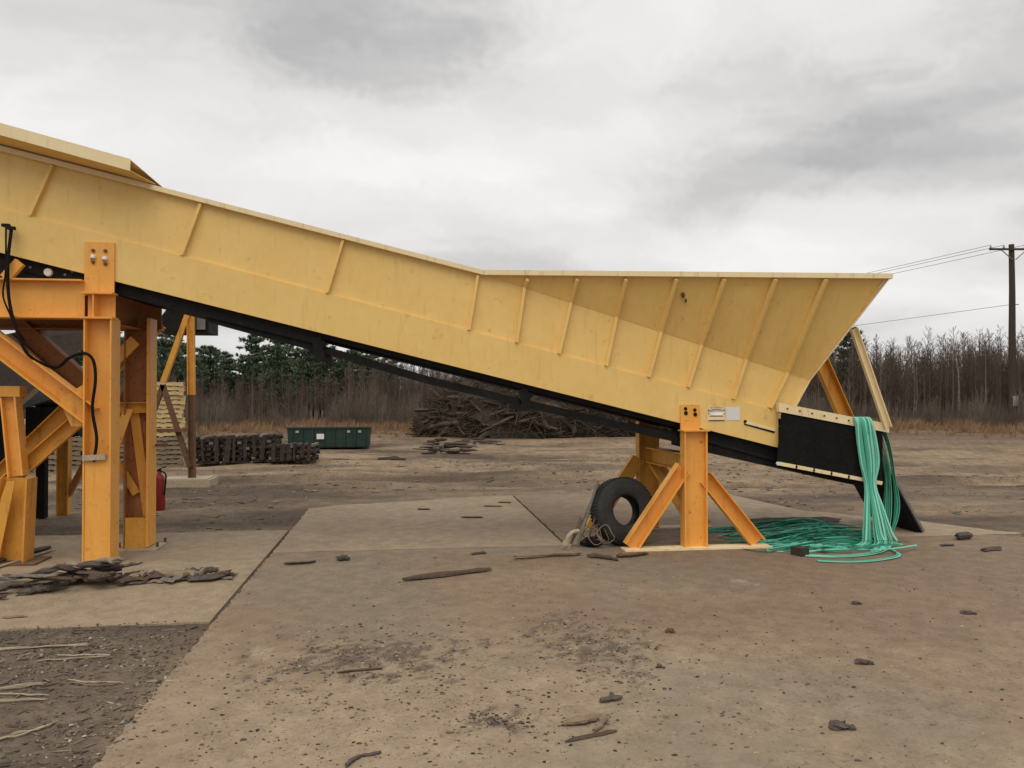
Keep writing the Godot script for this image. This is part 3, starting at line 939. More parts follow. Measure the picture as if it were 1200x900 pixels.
func make_left_frame() -> void:
	var t := thing("braced_trestle", "worn orange frame leg with sloping side gussets left of the tall post", "frame", Vector3(-3.85, 0, -8.9))
	var s := mb()
	beam(s, Vector3(-4.02, 0.02, -9.0), Vector3(-3.99, 0.88, -9.0), 0.27, 0.24, Vector3(1, 0, 0))
	obj("foot_post", s, M.orange_worn, t)
	s = mb()
	prism(s, xy([[-4.30, 0.02], [-4.12, 0.02], [-3.96, 0.86], [-4.04, 0.86]], -8.86), Vector3(0, 0, -0.014))
	obj("gusset", s, M.orange_worn, t)
	s = mb()
	box(s, Vector3(-4.05, 0.01, -9.0), Vector3(0.62, 0.018, 0.40))
	obj("base_plate", s, M.rust, t)
	s = mb()
	beam(s, Vector3(-3.99, 0.90, -9.0), Vector3(-4.07, 1.72, -9.0), 0.15, 0.15, Vector3(1, 0, 0))
	obj("upper_post", s, M.orange, t)
	s = mb()
	box(s, Vector3(-4.25, 1.78, -9.0), Vector3(0.60, 0.11, 0.16))
	obj("head_beam", s, M.orange_worn, t)
	s = mb()
	channel(s, Vector3(-4.60, 0.40, -9.12), Vector3(-3.30, 1.62, -9.12), 0.15, 0.08, Vector3(-0.7, 0.7, 0), 1.0)
	obj("brace", s, M.orange_worn, t)
	# grey discharge chute hanging behind the beam
	var c := thing("steel_chute", "grey sheet steel chute hanging at a slant behind the orange diagonal", "chute", Vector3(-4.75, 1.5, -11.3))
	s = mb()
	prism(s, [Vector3(-4.68, 2.62, -11.1), Vector3(-3.88, 2.60, -11.1), Vector3(-4.36, 2.10, -11.0), Vector3(-4.90, 1.55, -10.9), Vector3(-5.60, 1.66, -10.9), Vector3(-5.90, 2.30, -11.0)], Vector3(0, 0.004, -0.012))
	obj("front_sheet", s, M.grey_steel, c)
	s = mb()
	bar(s, Vector3(-4.90, 1.545, -10.89), Vector3(-4.34, 2.10, -10.99), 0.05, 0.05)
	obj("edge_angle", s, M.bone, c)
	s = mb()
	prism(s, [Vector3(-4.89, 1.53, -10.92), Vector3(-5.60, 1.64, -10.92), Vector3(-5.60, 1.80, -11.8), Vector3(-4.60, 1.75, -11.8)], Vector3(0, 0.01, 0))
	obj("floor_sheet", s, M.black_steel, c)
	s = mb()
	bar(s, Vector3(-4.74, 2.55, -11.08), Vector3(-4.62, 2.62, -11.08), 0.05, 0.05)
	obj("hanger", s, M.white, c)
	# dark drum-like housing seen between the braces
	var h := thing("motor_housing", "dark rounded motor housing beyond the crossing orange braces", "housing", Vector3(-4.75, 1.5, -12.3))
	s = mb()
	tube(s, [Vector3(-5.3, 1.85, -12.4), Vector3(-5.25, 1.86, -12.4), Vector3(-4.62, 1.86, -12.4), Vector3(-4.58, 1.85, -12.4)], [0.26, 0.30, 0.30, 0.26], 22)
	obj("drum", s, M.grey_steel, h)
	s = mb()
	box(s, Vector3(-4.95, 1.36, -12.4), Vector3(0.7, 0.42, 0.5))
	obj("mount", s, M.black_steel, h)
	s = mb()
	box(s, Vector3(-5.18, 0.57, -12.4), Vector3(0.12, 1.20, 0.12))
	obj("pedestal", s, M.black_steel, h)
	# shredder body added mostly out of view, blocks sky light from the far post
	var g := thing("added_shredder", "dark steel shredder body added mostly out of view to shade the far post", "machine", Vector3(-6.6, 0, -10.8))
	s = mb()
	prism(s, xy([[-8.4, 0.45], [-5.55, 0.45], [-5.38, 0.9], [-5.38, 2.0], [-5.75, 2.55], [-8.4, 2.55]], -9.85), Vector3(0, 0, -1.9))
	obj("casing", s, M.black_steel, g)
	for x in [-8.0, -5.9]:
		s = mb()
		box(s, Vector3(x, 0.21, -10.8), Vector3(0.2, 0.46, 1.7))
		obj("skid", s, M.brown, g)
	s = mb()
	for k in 5: box(s, Vector3(-7.9 + k * 0.55, 1.5, -9.83), Vector3(0.06, 1.9, 0.05))
	obj("casing_rib", s, M.black_steel, g)
	# leg of the machine behind
	var b := thing("kneed_trestle", "slim ochre steel leg with a knee brace on the dirt", "trestle", Vector3(-5.0, 0, -12.7))
	s = mb()
	beam(s, Vector3(-5.02, -0.08, -12.75), Vector3(-5.02, 1.9, -12.75), 0.16, 0.14, Vector3(1, 0, 0))
	obj("post", s, M.orange_worn, b)
	s = mb()
	bar(s, Vector3(-4.96, 0.25, -12.75), Vector3(-4.45, 1.25, -12.75), 0.08, 0.10, Vector3(0, 0, 1))
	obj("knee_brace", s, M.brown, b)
	# hoses: power cables hanging from the conveyor and looping to the post
	for q in [[[[-3.97, 3.42, -8.76], [-3.98, 3.1, -8.72], [-3.97, 2.75, -8.715], [-3.90, 2.45, -8.70], [-3.78, 2.15, -8.72], [-3.60, 2.03, -8.9], [-3.42, 2.12, -8.78], [-3.25, 2.17, -8.70], [-3.15, 2.10, -8.685], [-3.13, 1.90, -8.70], [-3.16, 1.60, -8.705], [-3.12, 1.30, -8.715], [-3.15, 1.06, -8.72]], 0.016, "black cable looping from the conveyor across to the tall orange post"],
		[[[-4.03, 3.45, -8.78], [-4.0, 3.0, -8.715], [-4.02, 2.75, -8.71], [-3.95, 2.55, -8.71], [-3.90, 2.40, -8.74], [-3.86, 2.30, -8.82]], 0.009, "thin black cable dangling over the orange horizontal beam"]]:
		var k := thing("cable", q[2], "cable", Vector3(q[0][-1][0], q[0][-1][1], q[0][-1][2]))
		var pts := []
		for v in q[0]: pts.append(Vector3(v[0], v[1], v[2]))
		s = mb()
		tube(s, curve(pts, 6), [q[1]], 7)
		obj("sheath", s, M.rubber, k)
		s = mb()
		box(s, pts[0] + Vector3(0, 0.02, 0), Vector3(0.07, 0.03, 0.05))
		obj("cable_clip", s, M.black_steel, k)
	# bearing on the dark pan above the beam
	var r := thing("shaft_bearing", "pale round bearing cap on the dark underside beside the bracket", "bearing", Vector3(-3.68, 3.02, -8.91))
	s = mb()
	tube(s, [Vector3(-3.68, 3.02, -8.93), Vector3(-3.68, 3.02, -8.90)], [0.045, 0.038], 14)
	obj("cap", s, M.white, r)
	s = mb()
	box(s, Vector3(-3.68, 3.02, -8.935), Vector3(0.20, 0.07, 0.02))
	obj("flange", s, M.black_steel, r)
	# red cylinder behind the far post
	var e := thing("extinguisher", "red steel cylinder standing on the dirt behind the orange post", "cylinder", Vector3(-3.97, -0.05, -13.4))
	s = mb()
	lathe(s, [[0.0, 0.0], [0.085, 0.0], [0.09, 0.02], [0.09, 0.46], [0.075, 0.52], [0.03, 0.56], [0.03, 0.60], [0.0, 0.60]], Vector3(-3.80, -0.055, -13.2), Basis(), 18)
	obj("bottle", s, M.red, e)
	s = mb()
	box(s, Vector3(-3.80, 0.56, -13.2), Vector3(0.05, 0.04, 0.05))
	bar(s, Vector3(-3.80, 0.585, -13.2), Vector3(-3.70, 0.615, -13.2), 0.025, 0.015)
	obj("valve", s, M.black_steel, e)
	s = mb()
	tube(s, curve([Vector3(-3.78, 0.55, -13.18), Vector3(-3.69, 0.50, -13.15), Vector3(-3.695, 0.30, -13.14), Vector3(-3.705, 0.18, -13.13)], 5), [0.012], 6)
	obj("hose", s, M.rubber, e)

func make_far_tower() -> void:
	var t := thing("trestle_tower", "weathered ochre lattice trestle holding a black box behind the conveyor", "trestle", Vector3(-4.1, 0, -16.2))
	var s := mb()
	for z in [-16.2]:
		s = mb()
		beam(s, Vector3(-4.08, 1.74, z), Vector3(-4.10, 3.35, z), 0.13, 0.12, Vector3(1, 0, 0))
		obj("upper_post", s, M.orange_worn, t)
		s = mb()
		beam(s, Vector3(-4.06, 0.12, z), Vector3(-4.08, 1.74, z), 0.125, 0.115, Vector3(1, 0, 0))
		obj("lower_post", s, M.rust, t)
		s = mb()
		bar(s, Vector3(-4.15, 3.30, z), Vector3(-4.60, 1.98, z), 0.10, 0.10, Vector3(0, 0, 1))
		obj("lattice_bar", s, M.orange_worn, t)
		s = mb()
		bar(s, Vector3(-4.61, 1.93, z), Vector3(-4.10, 0.34, z), 0.09, 0.09, Vector3(0, 0, 1))
		obj("lattice_bar", s, M.rust, t)
		s = mb()
		bar(s, Vector3(-4.60, 1.93, z), Vector3(-5.05, 0.60, z), 0.09, 0.09, Vector3(0, 0, 1))
		obj("lattice_bar", s, M.rust, t)
	s = mb()
	bar(s, Vector3(-4.9, 1.06, -16.1), Vector3(-4.11, 1.06, -16.1), 0.05, 0.06)
	obj("tie_bar", s, M.rust, t)
	s = mb()
	prism(s, xy([[-4.45, 3.60], [-3.80, 3.50], [-3.80, 2.95], [-4.74, 2.95], [-4.76, 3.16]], -16.35), Vector3(0, 0, -0.8))
	obj("black_box", s, M.black_steel, t)
	s = mb()
	box(s, Vector3(-3.94, 3.18, -16.33), Vector3(0.16, 0.34, 0.04))
	obj("box_door", s, M.grey_steel, t)
	var c := thing("concrete_block", "low concrete footing block under the lattice trestle", "block", Vector3(-4.0, -0.05, -16.2))
	s = mb()
	box(s, Vector3(-4.15, 0.02, -16.3), Vector3(0.95, 0.20, 0.7))
	box(s, Vector3(-4.15, 0.13, -16.3), Vector3(0.85, 0.02, 0.6))
	obj("footing", s, M.bone, c)

# ---------------------------------------------------------------- tyre, straps, scrap
func make_tyre() -> void:
	var t := thing("old_tyre", "black worn tyre leaning beside the orange A-frame stand", "tyre", Vector3(2.53, 0, -9.12))
	var b := Basis.from_euler(Vector3(deg_to_rad(79), deg_to_rad(14), 0))
	var c := Vector3(2.53, 0.385, -9.16)
	var s := mb()
	var prof := [[0.172, -0.085], [0.20, -0.112], [0.27, -0.122], [0.335, -0.115], [0.365, -0.10], [0.378, -0.085], [0.384, -0.05], [0.386, 0.0], [0.384, 0.05], [0.378, 0.085], [0.365, 0.10], [0.335, 0.115], [0.27, 0.122], [0.20, 0.112], [0.172, 0.085], [0.18, 0.068], [0.24, 0.082], [0.30, 0.09], [0.345, 0.085], [0.362, 0.05], [0.365, 0.0], [0.362, -0.05], [0.345, -0.085], [0.30, -0.09], [0.24, -0.082], [0.18, -0.068]]
	st_lathe_closed(s, prof, c, b, 56)
	obj("carcass", s, M.tyre, t)
	s = mb()
	for k in 60:
		var a := TAU * k / 60.0
		for row in [-1, 0, 1]:
			var aa: float = a + 0.02 * row
			var d: Vector3 = b.x * cos(aa) + b.z * sin(aa)
			var tn: Vector3 = b.x * -sin(aa) + b.z * cos(aa)
			box(s, c + d * 0.387 + b.y * row * 0.058, Vector3(0.012, 0.046, 0.026), Basis(d, b.y, tn))
	obj("tread", s, M.tyre, t)
	s = mb()
	for r in [0.245, 0.31]:
		for sd in [-1, 1]:
			st_lathe_closed(s, [[r, 0.113 * sd], [r + 0.006, 0.119 * sd], [r + 0.012, 0.113 * sd]], c, b, 56)
	obj("sidewall_ring", s, M.tyre, t)

func st_lathe_closed(st: SurfaceTool, prof: Array, at: Vector3, b: Basis, n: int) -> void:
	# closed ring profile; outward is decided from the local winding
	var area := 0.0
	for k in prof.size():
		var p = prof[k]
		var q = prof[(k + 1) % prof.size()]
		area += p[0] * q[1] - q[0] * p[1]
	st.set_smooth_group(0)
	for i in n:
		var a0 := TAU * i / n
		var a1 := TAU * (i + 1) / n
		var d0 := b.x * cos(a0) + b.z * sin(a0)
		var d1 := b.x * cos(a1) + b.z * sin(a1)
		for k in prof.size():
			var p = prof[k]
			var q = prof[(k + 1) % prof.size()]
			var e := Vector2(q[0] - p[0], q[1] - p[1])
			var nn := Vector2(e.y, -e.x) * signf(area)
			var out := (d0 + d1).normalized() * nn.x + b.y * nn.y
			quad(st, at + d0 * p[0] + b.y * p[1], at + d1 * p[0] + b.y * p[1], at + d1 * q[0] + b.y * q[1], at + d0 * q[0] + b.y * q[1], out)
	st.set_smooth_group(-1)

func make_scrap_by_tyre() -> void:
	var t := thing("scrap_rods", "rusty rods and crumpled wire leaning against the black tyre", "scrap", Vector3(2.0, 0, -9.2))
	for q in [[1.90, 0.03, -9.10, 2.26, 0.70, -9.20, 0.013], [1.97, 0.02, -9.05, 2.235, 0.74, -9.16, 0.016], [2.06, 0.03, -9.0, 2.20, 0.42, -9.05, 0.010], [1.86, 0.015, -9.0, 2.02, 0.33, -9.12, 0.010]]:
		var s := mb()
		tube(s, [Vector3(q[0], q[1], q[2]), Vector3(q[3], q[4], q[5])], [q[6]], 7)
		obj("rod", s, M.bark_grey if q[6] > 0.012 else M.rust, t)
	for k in 4:
		var s := mb()
		var pts := []
		var c := Vector3(2.10 + 0.05 * k, 0.16, -9.0 + 0.03 * k)
		for i in 9:
			var a := TAU * i / 7.0 + k
			pts.append(c + Vector3(cos(a) * rng.randf_range(0.06, 0.13), sin(a) * rng.randf_range(0.05, 0.12), rng.randf_range(-0.06, 0.06)))
		tube(s, curve(pts, 4), [0.006], 5)
		obj("wire", s, M.bark_grey if k % 2 else M.rust, t)
	var s2 := mb()
	lump(s2, Vector3(2.12, 0.06, -9.02), Vector3(0.12, 0.06, 0.08), 0.3)
	obj("crushed_can", s2, M.black_steel, t)
	var h := thing("pipe_elbow", "small bone coloured pipe fitting at the foot of the rusty rods", "fitting", Vector3(1.85, 0, -9.0))
	s2 = mb()
	tube(s2, curve([Vector3(1.83, 0.05, -8.98), Vector3(1.84, 0.13, -8.98), Vector3(1.90, 0.18, -9.0), Vector3(1.97, 0.19, -9.02)], 4), [0.024], 9)
	obj("pipe", s2, M.bone, h)
	s2 = mb()
	tube(s2, [Vector3(1.83, 0.0, -8.98), Vector3(1.83, 0.05, -8.98)], [0.045], 12)
	tube(s2, [Vector3(1.80, 0.07, -8.94), Vector3(1.79, 0.07, -8.90)], [0.034], 10)
	obj("flange", s2, M.bone, h)

func make_straps() -> void:
	var t := thing("strapping_bundle", "bundle of green plastic strapping draped over the conveyor tail onto the slab", "strapping", Vector3(5.35, 0, -8.7))
	# front fall: over the channel, pinched, then spreading on the slab
	for k in 34:
		var u := (k + 0.5) / 34.0 - 0.5
		var w := rng.randf_range(-0.016, 0.016)
		var d := rng.randf_range(0.0, 0.035)
		var pts := [Vector3(5.27 + u * 0.16, 1.38, -8.90), Vector3(5.27 + u * 0.18, 1.475, -8.80 - d * 0.4), Vector3(5.27 + u * 0.19, 1.45, -8.715 + d), Vector3(5.30 + u * 0.22 + w, 1.2, -8.705 + d),
			Vector3(5.335 + u * 0.21 + w, 0.95, -8.71 + d), Vector3(5.345 + u * 0.12, 0.70, -8.70 + d), Vector3(5.345 + u * 0.20 + w, 0.45, -8.66 + d * 2.0), Vector3(5.345 + u * 0.30 + w * 2.0, 0.18, -8.62 + d * 3.0), Vector3(5.34 + u * 0.36 + w * 3.0, 0.035 + absf(w), -8.60 + d * 3.0), Vector3(5.24 + u * 0.5 - rng.randf() * 0.15, 0.02, -8.55 + rng.randf_range(-0.25, 0.12)), Vector3(5.05 + u * 0.7 - rng.randf() * 0.5, 0.015, -8.60 + rng.randf_range(-0.45, 0.25))]
		var s := mb()
		tube(s, curve(pts, 6), [0.0155], 5, true, 0.16, Vector3(0, 0, 1))
		obj("strap", s, M["strap%d" % ([0, 3, 0, 3, 0, 3, 1][k % 7])], t)
	# back fall beside the tail end
	for k in 14:
		var u := (k + 0.5) / 14.0 - 0.5
		var w := rng.randf_range(-0.03, 0.03)
		var pts := [Vector3(5.60, 1.41, -9.05 - u * 0.2), Vector3(5.70, 1.33, -9.06 - u * 0.2), Vector3(5.76 + w, 1.10, -9.05 - u * 0.22), Vector3(5.82 + w + 0.04 * u, 0.75, -9.04 - u * 0.25), Vector3(5.78 + w, 0.42, -8.95 - u * 0.3), Vector3(5.66 + w + u * 0.1, 0.16, -8.82 - u * 0.3), Vector3(5.50 + w + u * 0.2, 0.03, -8.70 - u * 0.25)]
		var s := mb()
		tube(s, curve(pts, 6), [0.0145], 5, true, 0.16, Vector3(1, 0, 0))
		obj("strap", s, M["strap%d" % ([1, 2, 1, 0][k % 4])], t)
	# tangle on the slab: long loose loops running left
	for k in 46:
		var cz := rng.randf_range(-9.9, -8.45)
		var left := rng.randf_range(3.75, 4.75)
		var right := rng.randf_range(5.15, 5.75)
		var hw := rng.randf_range(0.05, 0.28)
		var hh := rng.randf_range(0.0, 0.16)
		var jog := Vector3(rng.randf_range(-0.2, 0.2), 0, rng.randf_range(-0.22, 0.22))
		var pts := [Vector3(right, 0.02 + hh * 0.6, cz + hw * 0.4), Vector3(lerpf(right, left, 0.3), 0.015 + hh, cz + hw + rng.randf_range(-0.1, 0.1)), Vector3(lerpf(right, left, 0.55), 0.012 + hh * 0.7, cz + hw * 0.8) + jog, Vector3(lerpf(right, left, 0.8), 0.012, cz + hw * 0.2) - jog, Vector3(left, 0.012, cz), Vector3(lerpf(right, left, 0.7), 0.012 + hh * 0.4, cz - hw * 0.8), Vector3(lerpf(right, left, 0.3), 0.012 + hh * 0.9, cz - hw), Vector3(right - 0.05, 0.02, cz - hw * 0.3)]
		if k % 3 == 0: pts = pts.slice(0, 5)
		var s := mb()
		tube(s, curve(pts, 6), [0.0135], 5, true, 0.22, Vector3(rng.randfn() * 0.5, 1, rng.randfn() * 0.5))
		obj("strap", s, M["strap%d" % ([2, 2, 1, 2, 0, 2, 2, 1, 2][k % 9])], t)
	# two loops that swing out in front
	for q in [[0.0, 0], [0.05, 3], [0.09, 0], [-0.22, 1], [-0.26, 0]]:
		var o: float = q[0]
		var pts := [Vector3(4.27, 0.012, -8.17 - o), Vector3(4.6, 0.012, -8.07 - o), Vector3(5.0, 0.014, -8.14 - o), Vector3(5.32, 0.015, -8.36 - o), Vector3(5.42, 0.03, -8.62)]
		var s := mb()
		tube(s, curve(pts, 6), [0.015], 5, true, 0.25)
		obj("strap", s, M["strap%d" % q[1]], t)
	# rubber flap leaning from the tail onto the slab
	var f := thing("rubber_flap", "dark rubber flap leaning down from the conveyor tail behind the green strapping", "rubber flap", Vector3(6.3, 0, -9.8))
	var s4 := mb()
	prism(s4, [Vector3(5.86, 0.98, -9.43), Vector3(6.43, 0.0, -9.43), Vector3(6.50, 0.0, -9.43), Vector3(5.93, 1.0, -9.43)], Vector3(0, 0, -0.95))
	obj("sheet", s4, M.rubber, f)
	s4 = mb()
	bar(s4, Vector3(5.915, 1.0, -9.40), Vector3(6.49, 0.02, -9.40), 0.03, 0.05, Vector3(0, 0, 1))
	obj("edge_strip", s4, M.grey_steel, f)
	# dark scraps half buried in the tangle
	var bl := thing("wood_offcut", "small dark squared wood offcut in front of the green tangle", "wood offcut", Vector3(4.26, 0, -8.27))
	s4 = mb()
	box(s4, Vector3(4.26, 0.045, -8.27), Vector3(0.12, 0.09, 0.15), Basis(Vector3.UP, 0.4))
	obj("block", s4, M.wood_dark, bl)
	bl = thing("beam_offcut", "grey broken timber lying behind the green tangle", "timber", Vector3(5.0, 0, -10.1))
	s4 = mb()
	stick(s4, Vector3(4.55, 0.06, -10.2), Vector3(5.75, 0.07, -10.05), 0.06, 1.0, 0.2, 6, 6)
	obj("timber", s4, M.bark_grey, bl)

# ---------------------------------------------------------------- litter on the slabs
func loose(called: String, label: String, category: String, shapes: Array, m: Material, group := "") -> void:
	# shapes: [ax, az, bx, bz, radius, flatness]
	var p = shapes[0]
	var t := thing(called, label, category, Vector3((p[0] + p[2]) * 0.5, 0, (p[1] + p[3]) * 0.5), group)
	for q in shapes:
		var s := mb()
		var y: float = q[4] * q[5] * 0.92
		stick(s, Vector3(q[0], y, q[1]), Vector3(q[2], y, q[3]), q[4], q[5])
		obj("splinter" if shapes.size() > 1 else "shaft", s, m, t)

func make_litter() -> void:
	loose("stick", "long dark stick lying alone on the wide slab", "stick", [[-0.01, -7.60, 0.85, -7.94, 0.035, 0.7]], M.stick_brown)
	loose("plank", "weathered brown plank lying on the slab left of the tyre", "plank", [[1.18, -8.48, 1.90, -8.60, 0.062, 0.42]], M.splinter)
	loose("bark_strip", "short dark bark strip by the joint of the pale slab", "bark", [[-1.21, -8.50, -0.92, -8.58, 0.035, 0.5]], M.bark)
	loose("bark_chunk", "tiny dark bark chunk beside the short bark strip", "bark", [[-0.70, -8.62, -0.58, -8.64, 0.04, 0.7]], M.bark)
	loose("bark_chip", "small flat bark piece on the slab between long stick and plank", "bark", [[0.72, -8.75, 0.88, -8.80, 0.03, 0.5]], M.bark)
	loose("root_piece", "knotted root end lying between the plank and the stand", "root", [[1.95, -8.45, 2.18, -8.30, 0.035, 0.8], [2.10, -8.34, 2.22, -8.22, 0.025, 0.8]], M.stick_brown)
	loose("iron_strip", "bent rusty iron strip in front of the A-frame stand foot", "iron", [[2.27, -8.40, 2.62, -8.52, 0.035, 0.6], [2.27, -8.40, 2.33, -8.50, 0.03, 0.6]], M.rust)
	loose("broken_wood", "split brown wood chunk with loose splinters near the slab front", "wood", [[0.84, -4.19, 1.03, -4.25, 0.036, 0.6]], M.splinter)
	loose("wood_splinter", "pale short splinter crossing the split wood chunk", "splinter", [[0.97, -4.08, 1.08, -4.25, 0.017, 0.8]], M.splinter)
	loose("dark_splinter", "thin dark splinter in front of the split wood chunk", "splinter", [[0.80, -3.99, 1.09, -4.08, 0.014, 0.7]], M.stick_brown)
	loose("bark_curl", "curled dark bark bit behind the split wood chunk", "bark", [[1.10, -4.48, 1.24, -4.52, 0.022, 0.6], [1.16, -4.50, 1.20, -4.60, 0.016, 0.6]], M.bark)
	loose("twig", "thin straight dark twig lying in the patch of chips", "twig", [[-0.42, -5.16, -0.14, -5.20, 0.012, 0.8]], M.stick_brown)
	loose("bent_twig", "bent dark twig at the slab front among sparse chips", "twig", [[-0.27, -3.86, -0.21, -3.96, 0.014, 0.8], [-0.21, -3.96, -0.11, -3.99, 0.010, 0.8]], M.bark)
	for q in [[2.26, -3.97, 0.055, 0.022, "dark clod near the slab front, far right of the split wood"], [3.73, -6.29, 0.035, 0.016, "small dark clod alone on the middle of the slab"], [1.93, -5.72, 0.028, 0.02, "rust brown pebble alone on the slab before the stand"],
		[2.95, -4.9, 0.05, 0.018, "flat dark mud clod right of the oil stain"], [4.45, -5.9, 0.05, 0.014, "flat brown mud cake far out on the slab"], [1.62, -5.0, 0.022, 0.014, "tiny dark clod just right of the oil stain"], [4.7, -5.3, 0.03, 0.02, "dark pebble at the right side of the slab"]]:
		var t := thing("mud_clod", q[4], "clod", Vector3(q[0], 0, q[1]))
		var s := mb()
		lump(s, Vector3(q[0], q[3] * 0.7, q[1]), Vector3(q[2], q[3], q[2] * 0.7), 0.35)
		lump(s, Vector3(q[0] + q[2], q[3] * 0.4, q[1] + 0.02), Vector3(q[2] * 0.4, q[3] * 0.6, q[2] * 0.4), 0.35)
		obj("lump", s, M.bark if q[2] != 0.028 else M.rust, t)
	loose("stump_end", "dark stump of wood on the slab right of the rubber flap", "wood", [[6.60, -8.88, 6.80, -8.93, 0.07, 0.7]], M.bark)
	loose("bark_slab", "flat dark bark slab in front of the dark wood stump", "bark", [[6.38, -8.20, 6.65, -8.26, 0.05, 0.45]], M.bark)
	loose("bark_flake", "small bark flake left of the dark wood stump", "bark", [[6.12, -8.55, 6.27, -8.53, 0.03, 0.5]], M.bark)
	for q in [[0.80, -11.4, 0.30, "narrow dark leaf litter strip on the pale slab"], [1.22, -12.5, 0.28, "dark splinter near the back of the pale slab"], [1.50, -12.9, 0.20, "dark splinter at the back corner of the pale slab"], [0.2, -12.3, 0.18, "brown twig at the back of the pale slab"]]:
		loose("litter_strip", q[3], "litter", [[q[0], q[1], q[0] + q[2], q[1] + 0.05, 0.026, 0.45]], M.bark)
	# heap of weathered bark and slabwood by the foot of the tall post
	var g := "loose bark slabs heaped at the foot of the tall orange post"
	rng.seed = 77
	for k in 44:
		var f := float(k) / 43.0
		var x := lerpf(-3.50, -1.85, f) + rng.randf_range(-0.12, 0.12)
		var z := lerpf(-7.78, -8.0, f) + rng.randf_range(-0.30, 0.34) * (1.0 - f * 0.8)
		var l := rng.randf_range(0.20, 0.75) * (1.0 - 0.35 * f)
		var a := rng.randf_range(-0.75, 0.95) * (1.0 - 0.55 * f)
		var y := 0.0
		if f > 0.15 and f < 0.62: y = (k % 5) * 0.034
		var r := rng.randf_range(0.028, 0.075)
		var fl := rng.randf_range(0.22, 0.6)
		var t := thing("slabwood", "weathered dark bark slab in the heap before the tall orange post", "bark slab", Vector3(x, y, z), g)
		var s := mb()
		var dir := Vector3(cos(a), 0, -sin(a)) * l * 0.5
		var up := Vector3(0, y + r * fl, 0)
		stick(s, Vector3(x, 0, z) - dir + up, Vector3(x, 0, z) + dir + up + Vector3(0, 0.015 * (k % 4), 0), r, fl, 0.8, 9, 8)
		obj("slab", s, [M.bark, M.stick_brown, M.bark_grey, M.bark, M.bark, M.wood_old, M.bark][k % 7], t)
	loose("long_root", "long thin root trailing right from the bark heap", "root", [[-2.35, -7.98, -1.72, -7.96, 0.035, 0.7]], M.bark)
	loose("forked_root", "forked grey root end at the tip of the bark heap", "root", [[-1.85, -7.98, -1.60, -7.86, 0.03, 0.6], [-1.85, -7.98, -1.60, -8.08, 0.026, 0.6]], M.bark_grey)
	loose("post_plank", "dark plank lying against the foot of the worn frame leg", "plank", [[-4.22, -8.55, -3.98, -9.75, 0.05, 0.6]], M.bark)
	loose("pale_batten", "pale batten lying next to the dark plank by the frame leg", "batten", [[-4.08, -8.45, -3.88, -9.62, 0.024, 0.7]], M.bone)
	loose("dry_leaf", "lone brown leaf on the strip left of the bark heap", "leaf", [[-3.10, -6.78, -2.95, -6.80, 0.035, 0.2]], M.splinter)
	# pale splinters on the dirt patch
	rng.seed = 91
	for q in [[-2.9, -5.95, -2.2, -6.0, "long pale wood splinter on the dirt by the concrete strip"], [-2.35, -5.72, -1.98, -5.74, "short pale splinter in the dirt behind the forked shreds"], [-2.52, -5.05, -2.15, -5.22, "pale forked wood shred on the dirt patch"], [-2.5, -5.02, -2.05, -5.0, "pale shred lying under the forked one"], [-2.0, -5.25, -1.72, -5.22, "pale flat wood strip near the slab edge"], [-2.05, -4.45, -1.86, -4.62, "small pale shred low on the dirt patch"]]:
		var t := thing("wood_shred", q[4], "wood shred", Vector3(q[0], -0.05, q[1]))
		for k in 3:
			var s := mb()
			var j := Vector3(rng.randf_range(-0.06, 0.06), 0, rng.randf_range(-0.07, 0.07))
			var a := Vector3(q[0], 0, q[1]) + j
			var b := Vector3(q[2], 0, q[3]) + j * 0.4
			a.y = ground_y(a.x, a.z) + 0.012
			b.y = ground_y(b.x, b.z) + 0.012
			stick(s, a, b, 0.0065, 0.6, 2.5, 8, 5)
			obj("splinter", s, M.straw if k else M.bone, t)

func chip_mesh() -> ArrayMesh:
	var s := mb()
	lump(s, Vector3.ZERO, Vector3(1, 0.42, 0.7), 0.35, 5, 3)
	s.generate_normals()
	s.set_material(M.chip)
	return s.commit()

func scatter(called: String, label: String, category: String, mesh: Mesh, places: Array) -> void:
	var mm := MultiMesh.new()
	mm.transform_format = MultiMesh.TRANSFORM_3D
	mm.use_colors = true
	mm.mesh = mesh
	mm.instance_count = places.size()
	for i in places.size():
		mm.set_instance_transform(i, places[i][0])
		mm.set_instance_color(i, places[i][1])
	var o := MultiMeshInstance3D.new()
	o.name = numbered(called)
	o.multimesh = mm
	add_child(o)
	tag(o, label, category, "", "stuff")

